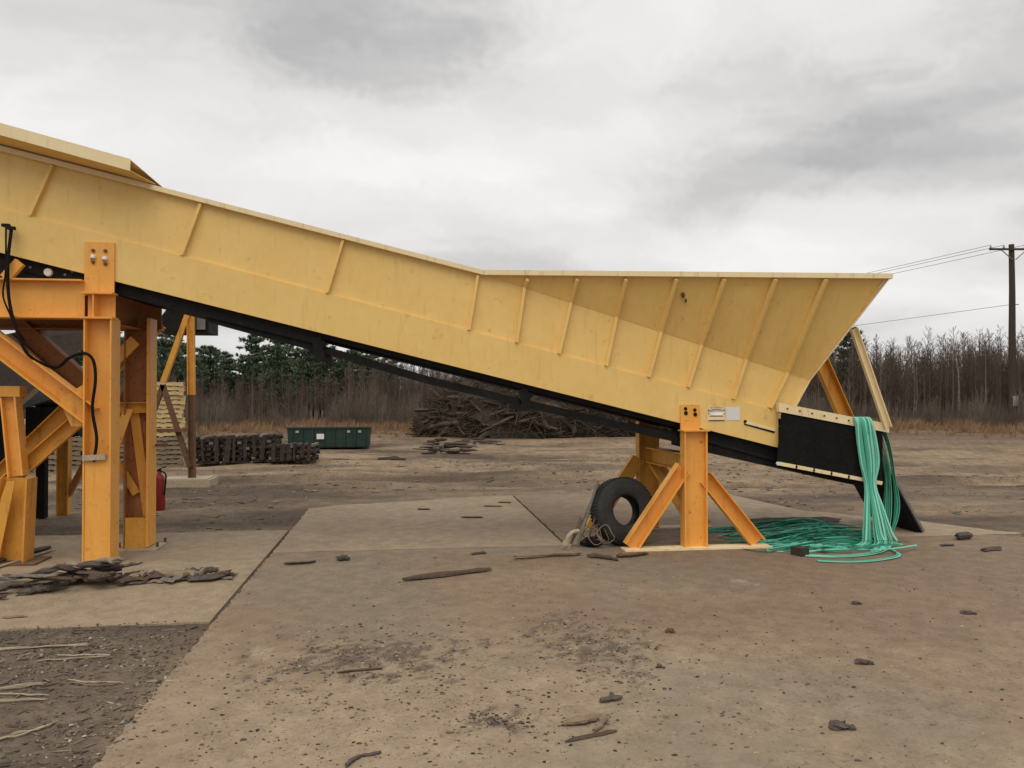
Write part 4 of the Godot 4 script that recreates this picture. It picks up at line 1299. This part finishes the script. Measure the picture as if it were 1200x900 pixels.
func make_chips() -> void:
	rng.seed = 5
	var list := []
	var spots := [[-0.25, -5.45, 0.42, 0.32, 2600], [0.46, -4.30, 0.09, 0.10, 520], [0.52, -4.33, 0.16, 0.16, 260], [1.30, -5.50, 0.20, 0.42, 1900], [-0.30, -4.4, 0.8, 0.75, 2600], [0.9, -4.9, 0.9, 0.6, 1500], [-0.75, -5.05, 0.16, 0.22, 160], [0.5, -3.3, 1.5, 0.8, 1700], [3.4, -5.2, 2.2, 1.4, 420], [2.0, -7.8, 3.0, 0.9, 500], [1.6, -4.6, 2.4, 1.6, 3200]]
	for s in spots:
		for k in s[4]:
			var x: float = s[0] + rng.randfn() * s[2]
			var z: float = s[1] + rng.randfn() * s[3]
			if x < -1.40 or z < -9.0 or z > 0.8 or x > 8.5: continue
			if noise_a.get_noise_2d(x * 60.0, z * 60.0) < rng.randf_range(-0.5, 0.25): continue
			var r := 0.0020 + 0.0095 * pow(rng.randf(), 5.0)
			var b := Basis(Vector3.UP, rng.randf() * TAU).scaled(Vector3(r * rng.randf_range(0.8, 2.0), r * rng.randf_range(0.9, 1.9), r))
			var v := rng.randf_range(0.02, 0.14)
			var c := Color(v * 1.22, v * 0.97, v * 0.76)
			if rng.randf() < 0.10: c = Color(0.40, 0.31, 0.21)
			list.append([Transform3D(b, Vector3(x, r * 0.25, z)), c])
	scatter("wood_chips", "dark bark chips scattered in patches over the wide slab", "chips", chip_mesh(), list)
	list = []
	for k in 17000:
		var x := rng.randf_range(-4.4, -1.40)
		var z := rng.randf_range(-6.50, -3.0)
		if x > -1.46 and rng.randf() < 0.6: continue
		var n := noise_a.get_noise_2d(x * 14.0, z * 14.0)
		if n < rng.randf_range(-0.6, 0.25): continue
		var r := 0.003 + 0.013 * pow(rng.randf(), 3.5)
		var long := 1.0 if rng.randf() < 0.78 else rng.randf_range(1.5, 5.0)
		var b := Basis(Vector3.UP, rng.randf() * TAU) * Basis(Vector3.RIGHT, rng.randfn() * 0.3)
		b = b.scaled_local(Vector3(r * long, r * rng.randf_range(0.7, 1.3), r))
		var c := Color(0.10, 0.08, 0.062) * rng.randf_range(0.5, 2.0)
		if n > 0.12 and rng.randf() < 0.22: c = Color(0.42, 0.36, 0.27) * rng.randf_range(0.6, 1.1)
		var y := maxf(ground_y(x, z), 0.0 if x > -1.46 or z < -6.45 else -1.0)
		list.append([Transform3D(b, Vector3(x, y + r * 0.3, z)), c])
	scatter("bark_mulch", "mixed bark mulch and pale shreds on the dirt patch", "mulch", chip_mesh(), list)
	list = []
	for k in 16000:
		var x := rng.randf_range(-9, 16)
		var z := rng.randf_range(-30, -11)
		if x > -9 and x < -1.45 and z > -10.7: continue
		if x > -1.6 and x < 6.0 and z > -14.1: continue
		if x >= 6.0 and x < 8.0 and z > -11.6: continue
		var n := noise_b.get_noise_2d(x * 6.0, z * 24.0)
		if n < rng.randf_range(-0.3, 0.4): continue
		var r := 0.012 + 0.035 * pow(rng.randf(), 4.0)
		var b := Basis(Vector3.UP, rng.randf() * TAU).scaled(Vector3(r * rng.randf_range(1.0, 2.4), r * 0.7, r))
		var v := rng.randf_range(0.07, 0.26)
		list.append([Transform3D(b, Vector3(x, ground_y(x, z) + r * 0.25, z)), Color(v * 1.15, v * 0.95, v * 0.75)])
	scatter("gravel", "gravel and clods strewn over the dirt yard behind the slabs", "gravel", chip_mesh(), list)

# ---------------------------------------------------------------- yard behind
func make_pallet(m: Material) -> Node3D:
	var t := thing("pallet", "", "pallet")
	for z in [-0.5, 0.0, 0.5]:
		var s := mb()
		box(s, Vector3(0, 0.072, z), Vector3(1.2, 0.09, 0.045))
		obj("stringer", s, m, t)
	for k in 6:
		var s := mb()
		box(s, Vector3(-0.54 + k * 0.216, 0.127, 0), Vector3(0.14, 0.02, 1.06))
		obj("deck_board", s, m, t)
	for k in 3:
		var s := mb()
		box(s, Vector3(-0.53 + k * 0.53, 0.016, 0), Vector3(0.13, 0.02, 1.06))
		obj("bottom_board", s, m, t)
	return t

func make_pallets() -> void:
	rng.seed = 31
	var kinds := [make_pallet(M.wood_pale), make_pallet(M.wood_old)]
	var first := [true, true]
	var nth := ["lowest", "second", "third", "fourth", "fifth", "sixth", "seventh", "eighth", "ninth", "tenth", "eleventh", "twelfth", "thirteenth", "fourteenth", "fifteenth", "sixteenth", "seventeenth", "eighteenth", "nineteenth"]
	var stacks := [[-7.35, -25.9, 19, 12, "pallet in the tallest stack, behind the lattice trestle", "pallets in the stack behind the lattice trestle"],
		[-8.75, -25.7, 16, 6, "pallet in the stack seen between the two orange posts", "pallets in the stack between the orange posts"],
		[-10.15, -25.6, 15, 7, "pallet in the stack behind the slanted orange braces", "pallets in the stack behind the slanted braces"],
		[-11.6, -25.5, 12, 5, "pallet in the stack beyond the worn frame leg, farthest from the trestle", "pallets in the stack farthest from the trestle"],
		[-9.0, -21.2, 7, 0, "old pallet in the low stack behind the slim ochre leg", "pallets in the low stack behind the ochre leg"],
		[-10.5, -22.0, 10, 2, "old pallet in the stack behind the worn frame leg", "pallets in the stack behind the worn frame leg"]]
	for s in stacks:
		var g := ground_y(s[0], s[1])
		for k in s[2]:
			var kind := 1
			if k >= s[2] - s[3]: kind = 0
			var o: Node3D
			if first[kind]:
				o = kinds[kind]
				first[kind] = false
			else:
				o = kinds[kind].duplicate()
				o.name = numbered("pallet")
				add_child(o)
			o.set_meta("label", nth[k] + (" " if k == 0 else " lowest ") + s[4] if k < s[2] - 1 else "topmost " + s[4])
			o.set_meta("group", s[5])
			o.position = Vector3(s[0] + rng.randf_range(-0.05, 0.05), g + k * 0.1375, s[1] + rng.randf_range(-0.05, 0.05))
			o.rotation.y = 0.25 + rng.randf_range(-0.05, 0.05)
	# row of dark timber cribs
	var n := 0
	for q in [[-5.55, -24.1, 5, 0.78], [-4.72, -24.0, 5, 0.78], [-3.90, -23.9, 5, 0.78], [-3.42, -23.6, 3, 0.50], [-2.85, -23.6, 3, 0.52]]:
		var g := ground_y(q[0], q[1]) - 0.02
		var names := ["tall dark timber crib at the trestle end of the row", "second tall dark timber crib from the trestle", "third tall dark timber crib, before the row steps down", "low dark timber crib next to the tall ones", "low dark timber crib at the free end of the row"]
		var t := thing("timber_crib", names[n], "timber crib", Vector3(q[0], g, q[1]), "dark timber cribs in a row on the dirt")
		for k in q[2]:
			var y: float = g + 0.075 + k * (q[3] / q[2])
			var s := mb()
			for z in [-0.35, 0.35]:
				s = mb()
				box(s, Vector3(q[0] + rng.randf_range(-0.03, 0.03), y, q[1] + z), Vector3(rng.randf_range(0.70, 0.80), 0.075, 0.10))
				obj("rail", s, M.wood_dark, t)
			for j in 4:
				s = mb()
				box(s, Vector3(q[0] - 0.29 + j * 0.193 + rng.randf_range(-0.02, 0.02), y + 0.075, q[1] + 0.02), Vector3(rng.randf_range(0.07, 0.15), 0.066, rng.randf_range(0.80, 1.0)), Basis(Vector3.UP, rng.randf_range(-0.09, 0.09)))
				obj("timber", s, M.wood_dark if (k + j) % 5 else M.bark_grey, t)
		for j in 3:
			var s := mb()
			box(s, Vector3(q[0] - 0.27 + j * 0.27 + rng.randf_range(-0.1, 0.1), g + 0.06 + float(q[3]) * 0.5, q[1] + 0.48), Vector3(rng.randf_range(0.06, 0.15), float(q[3]) * rng.randf_range(0.55, 1.0), 0.03), Basis(Vector3(0, 0, 1), rng.randf_range(-0.12, 0.12)))
			obj("upright", s, M.wood_dark, t)
		n += 1
	# green waste container
	var d := thing("waste_container", "dark green open waste container with side ribs, before the wood", "container", Vector3(-3.45, -0.74, -37.9))
	var y0 := -0.74
	var s5 := mb()
	prism(s5, xy([[-5.25, y0 + 0.10], [-1.66, y0 + 0.10], [-1.60, y0 + 0.92], [-5.31, y0 + 0.92]], -37.7), Vector3(0, 0, -0.05))
	obj("side_wall", s5, M.green_box, d)
	s5 = mb()
	prism(s5, xy([[-5.25, y0 + 0.10], [-1.66, y0 + 0.10], [-1.60, y0 + 0.92], [-5.31, y0 + 0.92]], -39.5), Vector3(0, 0, -0.05))
	obj("side_wall", s5, M.green_box, d)
	for x in [-5.26, -1.66]:
		s5 = mb()
		box(s5, Vector3(x, y0 + 0.51, -38.62), Vector3(0.05, 0.80, 1.74))
		obj("end_wall", s5, M.green_box, d)
	s5 = mb()
	box(s5, Vector3(-3.45, y0 + 0.08, -38.62), Vector3(3.60, 0.06, 1.80))
	obj("floor", s5, M.green_box, d)
	for k in 8:
		s5 = mb()
		box(s5, Vector3(-5.12 + k * 0.475, y0 + 0.50, -37.66), Vector3(0.07, 0.74, 0.07))
		obj("side_rib", s5, M.green_box, d)
	s5 = mb()
	box(s5, Vector3(-3.45, y0 + 0.95, -37.69), Vector3(3.76, 0.07, 0.10))
	obj("top_rail", s5, M.green_box, d)
	s5 = mb()
	box(s5, Vector3(-3.82, y0 + 0.56, -37.615), Vector3(0.33, 0.24, 0.02))
	obj("white_panel", s5, M.white, d)
	for x in [-4.85, -2.55, -2.05]:
		s5 = mb()
		box(s5, Vector3(x, y0 + 0.78, -37.61), Vector3(0.14, 0.10, 0.02))
		obj("white_patch", s5, M.bone, d)
	for x in [-4.9, -2.0]:
		s5 = mb()
		tube(s5, [Vector3(x, y0 + 0.03, -37.9), Vector3(x, y0 + 0.03, -38.1)], [0.08], 10)
		obj("roller", s5, M.black_steel, d)
	# scrap piles on the yard
	rng.seed = 44
	for q in [[1.6, -33.5, 1.1, 0.60, 30, "low scrap heap of boards and pale lumps before the brush pile"], [-0.4, -27.6, 0.5, 0.32, 14, "small scatter of dark scrap beyond the pale slab"], [-2.05, -26.6, 0.45, 0.20, 8, "few brown broken boards near the dark timber cribs"], [3.3, -38.5, 1.3, 0.40, 12, "flat heap of boards at the foot of the brush pile"]]:
		var g := ground_y(q[0], q[1])
		var t := thing("scrap_heap", q[5], "scrap heap", Vector3(q[0], g, q[1]))
		for k in q[4]:
			var s := mb()
			var x: float = q[0] + rng.randf_range(-1, 1) * q[2]
			var z: float = q[1] + rng.randf_range(-0.4, 0.4)
			var yy: float = g + rng.randf_range(0.02, q[3] * (1.0 - 0.5 * absf(x - q[0]) / q[2]))
			var a := rng.randf_range(-0.5, 0.5)
			var l: float = rng.randf_range(0.15, 0.45) * (0.6 + q[2] * 0.5)
			stick(s, Vector3(x - cos(a) * l, yy, z), Vector3(x + cos(a) * l, yy + sin(a) * l * 0.3, z + 0.1), rng.randf_range(0.05, 0.12), 0.7, 0.4, 4, 6)
			obj("board", s, [M.wood_dark, M.bark, M.bark_grey, M.stick_brown][k % 4], t)
		var s6 := mb()
		lump(s6, Vector3(q[0] - q[2] * 0.1, g + q[3] * 0.4, q[1] + 0.3), Vector3(0.10, q[3] * 0.35, 0.10), 0.3)
		obj("pale_lump", s6, M.bark_grey, t)

func make_brush_pile() -> void:
	rng.seed = 12
	var at := Vector3(8.4, -0.72, -48.0)
	var t := thing("brush_pile", "big dark heap of tangled brush and stumps behind the yard", "brush pile", at)
	var s := mb()
	var n := 40
	var m := 12
	var grid := []
	for j in m + 1:
		var row := []
		for i in n:
			var a := TAU * i / n
			var e := (PI * 0.5) * j / m
			var d := Vector3(cos(a) * cos(e) * 7.4, sin(e) * 4.1, sin(a) * cos(e) * 3.4)
			var k := 1.0 + 0.20 * noise_a.get_noise_3d(d.x * 8.0, d.y * 8.0, d.z * 8.0) + rng.randf_range(-0.05, 0.05)
			row.append(at + d * k)
		grid.append(row)
	for j in m:
		for i in n:
			quad(s, grid[j][i], grid[j][(i + 1) % n], grid[j + 1][(i + 1) % n], grid[j + 1][i], grid[j][i] - at + Vector3(0, 0.5, 0))
	obj("heap_core", s, M.wood_dark, t)
	s = mb()
	for k in 2200:
		var a := rng.randf_range(-0.5, PI + 0.5)
		var e := asin(rng.randf_range(0.0, 1.0))
		var p := at + Vector3(cos(a) * cos(e) * 7.5, sin(e) * 4.15, sin(a) * cos(e) * 3.5) * rng.randf_range(0.95, 1.06)
		var d := Vector3(rng.randfn(), rng.randfn() * 0.6, rng.randfn() * 0.5).normalized() * rng.randf_range(0.25, 0.95)
		tube(s, [p - d, p + d], [rng.randf_range(0.014, 0.05), 0.008], 3, false)
	var o := obj("tangled_branches", s, M.stick_brown, t)
	tag(o, "", "", "", "stuff")
	for k in 110:
		s = mb()
		var a := rng.randf_range(0.2, PI - 0.2)
		var e := asin(rng.randf_range(0.05, 0.9))
		var p := at + Vector3(cos(a) * cos(e) * 7.5, sin(e) * 4.1, sin(a) * cos(e) * 3.5)
		var d := Vector3(rng.randfn(), rng.randfn() * 0.4, rng.randfn() * 0.4).normalized() * rng.randf_range(0.5, 1.2)
		stick(s, p - d, p + d, rng.randf_range(0.06, 0.15), 1.0, 0.3, 4, 7)
		obj("log", s, [M.wood_dark, M.bark, M.wood_dark, M.stick_brown, M.wood_dark][k % 5], t)

func make_pole() -> void:
	var b := Vector3(45.56, -0.85, -55.24)
	var t := thing("utility_pole", "tall dark wooden utility pole with crossarm at the edge of the wood", "utility pole", b)
	var s := mb()
	var pts := []
	var rad := []
	for i in 9:
		pts.append(b + Vector3(0.02 * sin(i * 1.3), 13.95 * i / 8.0, 0))
		rad.append(lerpf(0.30, 0.19, i / 8.0))
	tube(s, pts, rad, 12)
	obj("shaft", s, M.pole, t)
	# the arm stands across the line of the wires
	var line := Vector3(-0.20, 0, -0.98).normalized()
	var arm := Vector3(0.99, 0, 0.13)
	var top := b + Vector3(0, 13.55, 0)
	s = mb()
	bar(s, top - arm * 1.85 + Vector3(0, 0, 0.22), top + arm * 1.85 + Vector3(0, 0, 0.22), 0.11, 0.15)
	obj("crossarm", s, M.pole, t)
	for e in [-1, 1]:
		s = mb()
		bar(s, top + arm * 0.95 * e + Vector3(0, -0.06, 0.24), b + Vector3(0.12 * e, 12.75, 0.24), 0.05, 0.06, Vector3(0, 0, 1))
		obj("arm_brace", s, M.grey_steel, t)
	for u in [-1.75, -0.75, 0.85, 1.75]:
		s = mb()
		tube(s, [top + arm * u + Vector3(0, 0.07, 0.22), top + arm * u + Vector3(0, 0.15, 0.22), top + arm * u + Vector3(0, 0.22, 0.22), top + arm * u + Vector3(0, 0.30, 0.22)], [0.05, 0.09, 0.06, 0.03], 8)
		obj("insulator", s, M.bone, t)
	s = mb()
	box(s, b + Vector3(-0.02, 2.1, 0.30), Vector3(0.30, 0.75, 0.16))
	obj("meter_box", s, M.bone, t)
	s = mb()
	box(s, b + Vector3(0.2, 9.4, 0), Vector3(0.7, 0.06, 0.06))
	obj("peg", s, M.grey_steel, t)
	var far := Vector3(-0.03, 0, -1.0).normalized()
	for q in [[-1.75, 13.86, 1.2, "power wire running from the crossarm tip over the wood"], [-0.75, 13.86, 1.2, "power wire running from the inner crossarm insulator over the wood"], [0.85, 13.86, 1.2, "power wire running from beyond the pole shaft over the wood"], [0.0, 9.4, 0.9, "lower telephone wire running from the pole peg over the wood"]]:
		var p0: Vector3 = b + arm * q[0] + Vector3(0, q[1], 0.22)
		var w := thing("power_wire", q[3], "wire", p0)
		s = mb()
		var run := []
		for i in 25:
			var u := i / 24.0
			run.append(p0 + (far * 120.0 + Vector3(-18.0, 0, 0)) * u + Vector3(0, -4.0 * float(q[2]) * u * (1.0 - u) * 0.6, 0))
		tube(s, run, [0.016], 4, false)
		obj("cable", s, M.wire, w)

# ---------------------------------------------------------------- wood
func twig_tree(h: float, branches: int, spread: float, seed_: int, thick := 1.0, base := 0.22) -> Array:
	rng.seed = seed_
	var tr := mb()
	var pts := []
	var rad := []
	var p := Vector3(0, -0.15, 0)
	var lean := Vector3(rng.randfn() * 0.04, 1.0, rng.randfn() * 0.04)
	for i in 9:
		pts.append(p)
		rad.append((h * 0.0085 * (1.0 - i / 8.6) + 0.010) * thick)
		p += (lean + Vector3(rng.randfn() * 0.045, 0, rng.randfn() * 0.045)) * (h + 0.15) / 8.0
	tube(tr, pts, rad, 5, false)
	var tw := mb()
	for k in branches:
		var f := base + (0.98 - base) * pow((k + rng.randf()) / branches, 0.9)
		var fi := f * 8.0
		var i0 := mini(int(fi), 7)
		var o: Vector3 = (pts[i0] as Vector3).lerp(pts[i0 + 1], fi - i0)
		var az := k * 2.4 + rng.randf_range(-0.4, 0.4)
		var l := h * spread * (1.06 - f) * rng.randf_range(0.6, 1.15) + h * 0.04
		var d := Vector3(cos(az), rng.randf_range(0.75, 1.7), sin(az)).normalized()
		var bp := [o]
		var q := o
		for j in 3:
			d = (d + Vector3(rng.randfn() * 0.12, 0.14, rng.randfn() * 0.12)).normalized()
			q += d * l / 3.0
			bp.append(q)
		var r0 := (0.006 + l * 0.0075) * thick
		tube(tw, bp, [r0, r0 * 0.8, r0 * 0.6, 0.006], 3, false)
		for j in 6:
			var u := rng.randf_range(0.2, 1.0) * 3.0
			var j0 := mini(int(u), 2)
			var s0: Vector3 = (bp[j0] as Vector3).lerp(bp[j0 + 1], u - j0)
			var dd := (d + Vector3(rng.randfn(), rng.randfn() * 0.5 + 0.35, rng.randfn()) * 0.55).normalized()
			var s1 := s0 + dd * l * rng.randf_range(0.2, 0.45)
			tube(tw, [s0, s1], [0.0085, 0.005], 3, false)
			for e in 2:
				var s2 := s0.lerp(s1, rng.randf_range(0.3, 0.9))
				var d3 := (dd + Vector3(rng.randfn(), rng.randfn() * 0.5 + 0.4, rng.randfn()) * 0.6).normalized()
				tube(tw, [s2, s2 + d3 * l * rng.randf_range(0.1, 0.25)], [0.0065, 0.004], 3, false)
	return [tr, tw]

func whip_clump(h: float, stems: int, seed_: int) -> SurfaceTool:
	rng.seed = seed_
	var s := mb()
	for k in stems:
		var a := rng.randf() * TAU
		var b := Vector3(cos(a), 0, sin(a)) * rng.randf_range(0.0, 0.55) + Vector3(0, -0.1, 0)
		var l := h * rng.randf_range(0.55, 1.1)
		var d := Vector3(cos(a) * rng.randf_range(0, 0.22), 1, sin(a) * rng.randf_range(0, 0.22)).normalized()
		var m1 := b + d * l * 0.5
		var e := m1 + (d + Vector3(rng.randfn(), 0, rng.randfn()) * 0.08).normalized() * l * 0.5
		tube(s, [b, m1, e], [0.014, 0.010, 0.004], 3, false)
		for j in 7:
			var u := rng.randf_range(0.25, 0.95)
			var o := b.lerp(m1, u * 2.0) if u < 0.5 else m1.lerp(e, u * 2.0 - 1.0)
			var dd := (d + Vector3(rng.randfn(), 0.2, rng.randfn()) * 0.5).normalized()
			tube(s, [o, o + dd * l * rng.randf_range(0.08, 0.24)], [0.0065, 0.004], 3, false)
	return s

func pine(h: float, seed_: int, loose_ := 1.0) -> Array:
	rng.seed = seed_
	var tr := mb()
	var pts := []
	var rad := []
	for i in 7:
		pts.append(Vector3(rng.randfn() * 0.05, -0.2 + (h + 0.1) * i / 6.0, rng.randfn() * 0.05))
		rad.append(h * 0.014 * (1.0 - i / 6.6) + 0.012)
	tube(tr, pts, rad, 6, false)
	var cr := mb()
	var whorls := 15
	for wv in whorls:
		var f := 0.22 + 0.78 * wv / (whorls - 1.0)
		var y := h * f + rng.randf_range(-0.1, 0.1)
		var reach := h * 0.30 * (pow(1.0 - f, 0.45) + 0.10) * rng.randf_range(0.65, 1.2) * loose_
		var nb := 5 + int(rng.randf() * 2.5)
		for b in nb:
			var az := TAU * b / nb + wv * 0.7 + rng.randf_range(-0.4, 0.4)
			var l := reach * rng.randf_range(0.55, 1.15)
			if rng.randf() < 0.08: continue
			var d := Vector3(cos(az), rng.randf_range(0.0, 0.45), sin(az)).normalized()
			var o := Vector3(0, y, 0)
			tube(tr, [o, o + d * l], [0.018, 0.006], 3, false)
			var clumps := 3 + int(l * 4.0)
			for c in clumps:
				var u := (c + 0.7) / clumps
				var cp := o + d * l * u + Vector3(rng.randfn(), rng.randfn() * 0.5, rng.randfn()) * 0.07
				var v := rng.randf_range(0.65, 1.4)
				cr.set_color(Color(0.098 * v, 0.138 * v, 0.080 * v))
				for q in 15:
					var dir := (d * 0.7 + Vector3(rng.randfn(), rng.randfn() + 0.45, rng.randfn()) * 0.75).normalized()
					var side := dir.cross(Vector3(rng.randfn(), rng.randfn(), rng.randfn())).normalized()
					var ln := rng.randf_range(0.16, 0.36)
					var wd := rng.randf_range(0.035, 0.075)
					tri(cr, cp - side * wd, cp + side * wd, cp + dir * ln, dir.cross(side))
	return [tr, cr]

func commit(s: SurfaceTool, m: Material) -> ArrayMesh:
	s.generate_normals()
	s.set_material(m)
	return s.commit()

func place_tree(called: String, label: String, group: String, parts: Array, at: Vector3, k: float, turn: float) -> void:
	var t := thing(called, label, "tree", at, group)
	t.rotation.y = turn
	t.scale = Vector3(k, k, k)
	for i in parts.size():
		var o := MeshInstance3D.new()
		o.name = ["trunk", "crown"][i]
		o.mesh = parts[i]
		t.add_child(o, true)

# front edge of the wood, as distance from the yard's middle for a bearing
func edge(az: float) -> float:
	return 62.0 + 9.0 * noise_a.get_noise_1d(az * 30.0) + 7.0 * smoothstep(0.1, 0.6, az)

func polar(az: float, d: float) -> Vector3:
	var p := Vector3(sin(az) * d, 0, -cos(az) * d)
	p.y = ground_y(p.x, p.z)
	return p

func make_wood() -> void:
	var pines := []
	for k in 4:
		var a := pine(6.6, 200 + k, [1.0, 0.85, 1.15, 0.95][k])
		pines.append([commit(a[0], M.trunk), commit(a[1], M.needle)])
	var bare := []
	for k in 6:
		var a := twig_tree(8.0, [32, 28, 36, 30, 36, 26][k], [0.26, 0.22, 0.30, 0.20, 0.28, 0.24][k], 300 + k)
		var mat: Material = [M.twig, M.twig_red, M.twig, M.twig, M.twig_red, M.twig_pale][k]
		bare.append([commit(a[0], mat), commit(a[1], M.twig if k % 2 else M.twig_red)])
	var bi := twig_tree(8.4, 20, 0.2, 340, 1.5, 0.35)
	var birch := [commit(bi[0], M.birch), commit(bi[1], M.twig)]
	var whips := []
	for k in 3: whips.append(commit(whip_clump(2.6, 13, 400 + k), [M.twig_red, M.twig, M.twig_pale][k]))
	rng.seed = 501
	# pines in the left half of the wood, one by one
	for k in 46:
		var q := [lerpf(-0.37, -0.01, (k + rng.randf() * 0.9) / 46.0), rng.randf_range(74, 90), 0.0]
		q[2] = q[1] / 80.0 * rng.randf_range(0.82, 1.24)
		place_tree("pine_tree", "dark green pine rising behind the leafless brush left of the brush pile", "pines behind the brush", pines[rng.randi() % 4], polar(q[0], q[1]), q[2] * 1.02, rng.randf() * TAU)
	place_tree("tall_pine", "dark pine standing highest beside the lattice trestle", "", pines[1], polar(-0.305, 70), 1.0, 1.1)
	place_tree("ragged_pine", "ragged pine top showing just beside the hopper end", "", pines[0], polar(0.528, 82), 1.36, 0.6)
	for q in [[0.605, 86, 0.88], [0.665, 88, 0.95], [0.69, 84, 0.80], [0.72, 90, 0.9], [0.575, 90, 0.9]]:
		place_tree("wood_pine", "small dark evergreen half hidden among the leafless trees", "evergreens among the leafless trees", pines[rng.randi() % 4], polar(q[0], q[1]), q[2], rng.randf() * TAU)
	place_tree("birch_tree", "white barked birch at the front of the leafless wood", "", birch, polar(0.640, 80), 1.0, 0.4)
	# leafless trees of the front rows, one by one
	for k in 70:
		var az := lerpf(0.46, 0.80, (k + rng.randf()) / 70.0)
		place_tree("bare_tree", "leafless grey tree in the front rows of the wood near the pole", "leafless trees near the pole", bare[rng.randi() % 6], polar(az, edge(az) + 6.0 + rng.randf_range(0, 14)), rng.randf_range(0.55, 0.95), rng.randf() * TAU)
	for k in 36:
		var az := lerpf(-0.10, 0.16, (k + rng.randf()) / 36.0)
		place_tree("sapling", "slim leafless sapling beside and behind the brush pile", "leafless saplings by the brush pile", bare[rng.randi() % 6], polar(az, edge(az) + 2.0 + rng.randf_range(0, 12)), rng.randf_range(0.50, 0.82), rng.randf() * TAU)
	for k in 26:
		var az := lerpf(-0.36, -0.10, (k + rng.randf()) / 26.0)
		place_tree("young_tree", "slim leafless young tree in front of the pines", "leafless young trees before the pines", bare[rng.randi() % 6], polar(az, edge(az) + rng.randf_range(0, 12)), rng.randf_range(0.36, 0.60), rng.randf() * TAU)
	# the mass of the wood behind them, and the brush at its foot
	var lists := [[], [], [], [], [], []]
	for k in 4400:
		var az := rng.randf_range(-0.62, 1.0)
		var right := smoothstep(0.15, 0.45, az)
		var left := smoothstep(-0.12, 0.0, az)
		var d := edge(az) + 8.0 + pow(rng.randf(), 1.2) * 42.0
		var s := rng.randf_range(0.55, 1.05) * lerpf(lerpf(0.50, 0.72, left), 0.98, right)
		var b := Basis(Vector3.UP, rng.randf() * TAU).scaled(Vector3(s, s, s))
		lists[k % 6].append(Transform3D(b, polar(az, d)))
	for i in 6:
		for j in 2:
			var mm := MultiMesh.new()
			mm.transform_format = MultiMesh.TRANSFORM_3D
			mm.mesh = bare[i][j]
			mm.instance_count = lists[i].size()
			for q in lists[i].size(): mm.set_instance_transform(q, lists[i][q])
			var o := MultiMeshInstance3D.new()
			o.name = numbered("distant_wood")
			o.multimesh = mm
			add_child(o)
			tag(o, "grey brown mass of leafless trees closing the yard", "wood", "", "stuff")
	var wl := [[], [], []]
	for k in 4300:
		var az := rng.randf_range(-0.62, 1.0)
		var d := edge(az) - 4.0 + rng.randf() * 22.0
		var h := noise_b.get_noise_1d(az * 420.0) + 0.5 * noise_a.get_noise_1d(az * 900.0)
		if rng.randf() > 0.75 + h: continue
		var s := rng.randf_range(0.35, 1.05) * (1.0 + 0.8 * h)
		var b := Basis(Vector3.UP, rng.randf() * TAU).scaled(Vector3(s, s, s))
		wl[int(rng.randf() * 2.0 + clampf(h * 2.0, -0.99, 0.99) + 0.5) % 3].append(Transform3D(b, polar(az, d)))
	for i in 3:
		var mm := MultiMesh.new()
		mm.transform_format = MultiMesh.TRANSFORM_3D
		mm.mesh = whips[i]
		mm.instance_count = wl[i].size()
		for q in wl[i].size(): mm.set_instance_transform(q, wl[i][q])
		var o := MultiMeshInstance3D.new()
		o.name = numbered("underbrush")
		o.multimesh = mm
		add_child(o)
		tag(o, "thicket of bare reddish brown stems along the foot of the wood", "underbrush", "", "stuff")
	# dead grass along the edge
	var s := mb()
	for k in 16:
		var a := rng.randf() * TAU
		var o := Vector3(cos(a), 0, sin(a)) * rng.randf_range(0, 0.22)
		var tip := o + Vector3(rng.randfn() * 0.16, rng.randf_range(0.25, 0.65), rng.randfn() * 0.16)
		var side := Vector3(cos(a + 1.3), 0, sin(a + 1.3)) * 0.022
		tri(s, o - side, o + side, tip, side.cross(Vector3.UP))
	var tuft := commit(s, M.grass)
	var places := []
	for k in 16000:
		var az := rng.randf_range(-0.6, 0.95)
		var d := edge(az) - 16.0 + pow(rng.randf(), 0.6) * 22.0
		if noise_a.get_noise_2d(az * 500.0, d * 6.0) < rng.randf_range(-0.35, 0.2): continue
		var r := rng.randf_range(0.5, 1.4) * lerpf(0.45, 1.0, smoothstep(0.0, 12.0, d - edge(az) + 16.0))
		var v := rng.randf_range(0.7, 1.3)
		places.append([Transform3D(Basis(Vector3.UP, rng.randf() * TAU).scaled(Vector3(r, r, r)), polar(az, d)), Color(0.27 * v, 0.17 * v, 0.095 * v)])
	scatter("dead_grass", "tawny dead grass along the foot of the wood", "grass", tuft, places)

func _ready() -> void:
	noise_a.seed = 3
	noise_a.frequency = 0.05
	noise_a.fractal_octaves = 4
	noise_b.seed = 8
	noise_b.frequency = 0.03
	noise_b.fractal_octaves = 4
	rng.seed = 1
	make_camera_and_light()
	make_materials()
	make_ground()
	make_pavements()
	make_conveyor()
	make_hopper_stand()
	make_support_frame()
	make_left_frame()
	make_far_tower()
	make_tyre()
	make_scrap_by_tyre()
	make_straps()
	make_pallets()
	make_brush_pile()
	make_pole()
	make_wood()
	make_litter()
	make_chips()
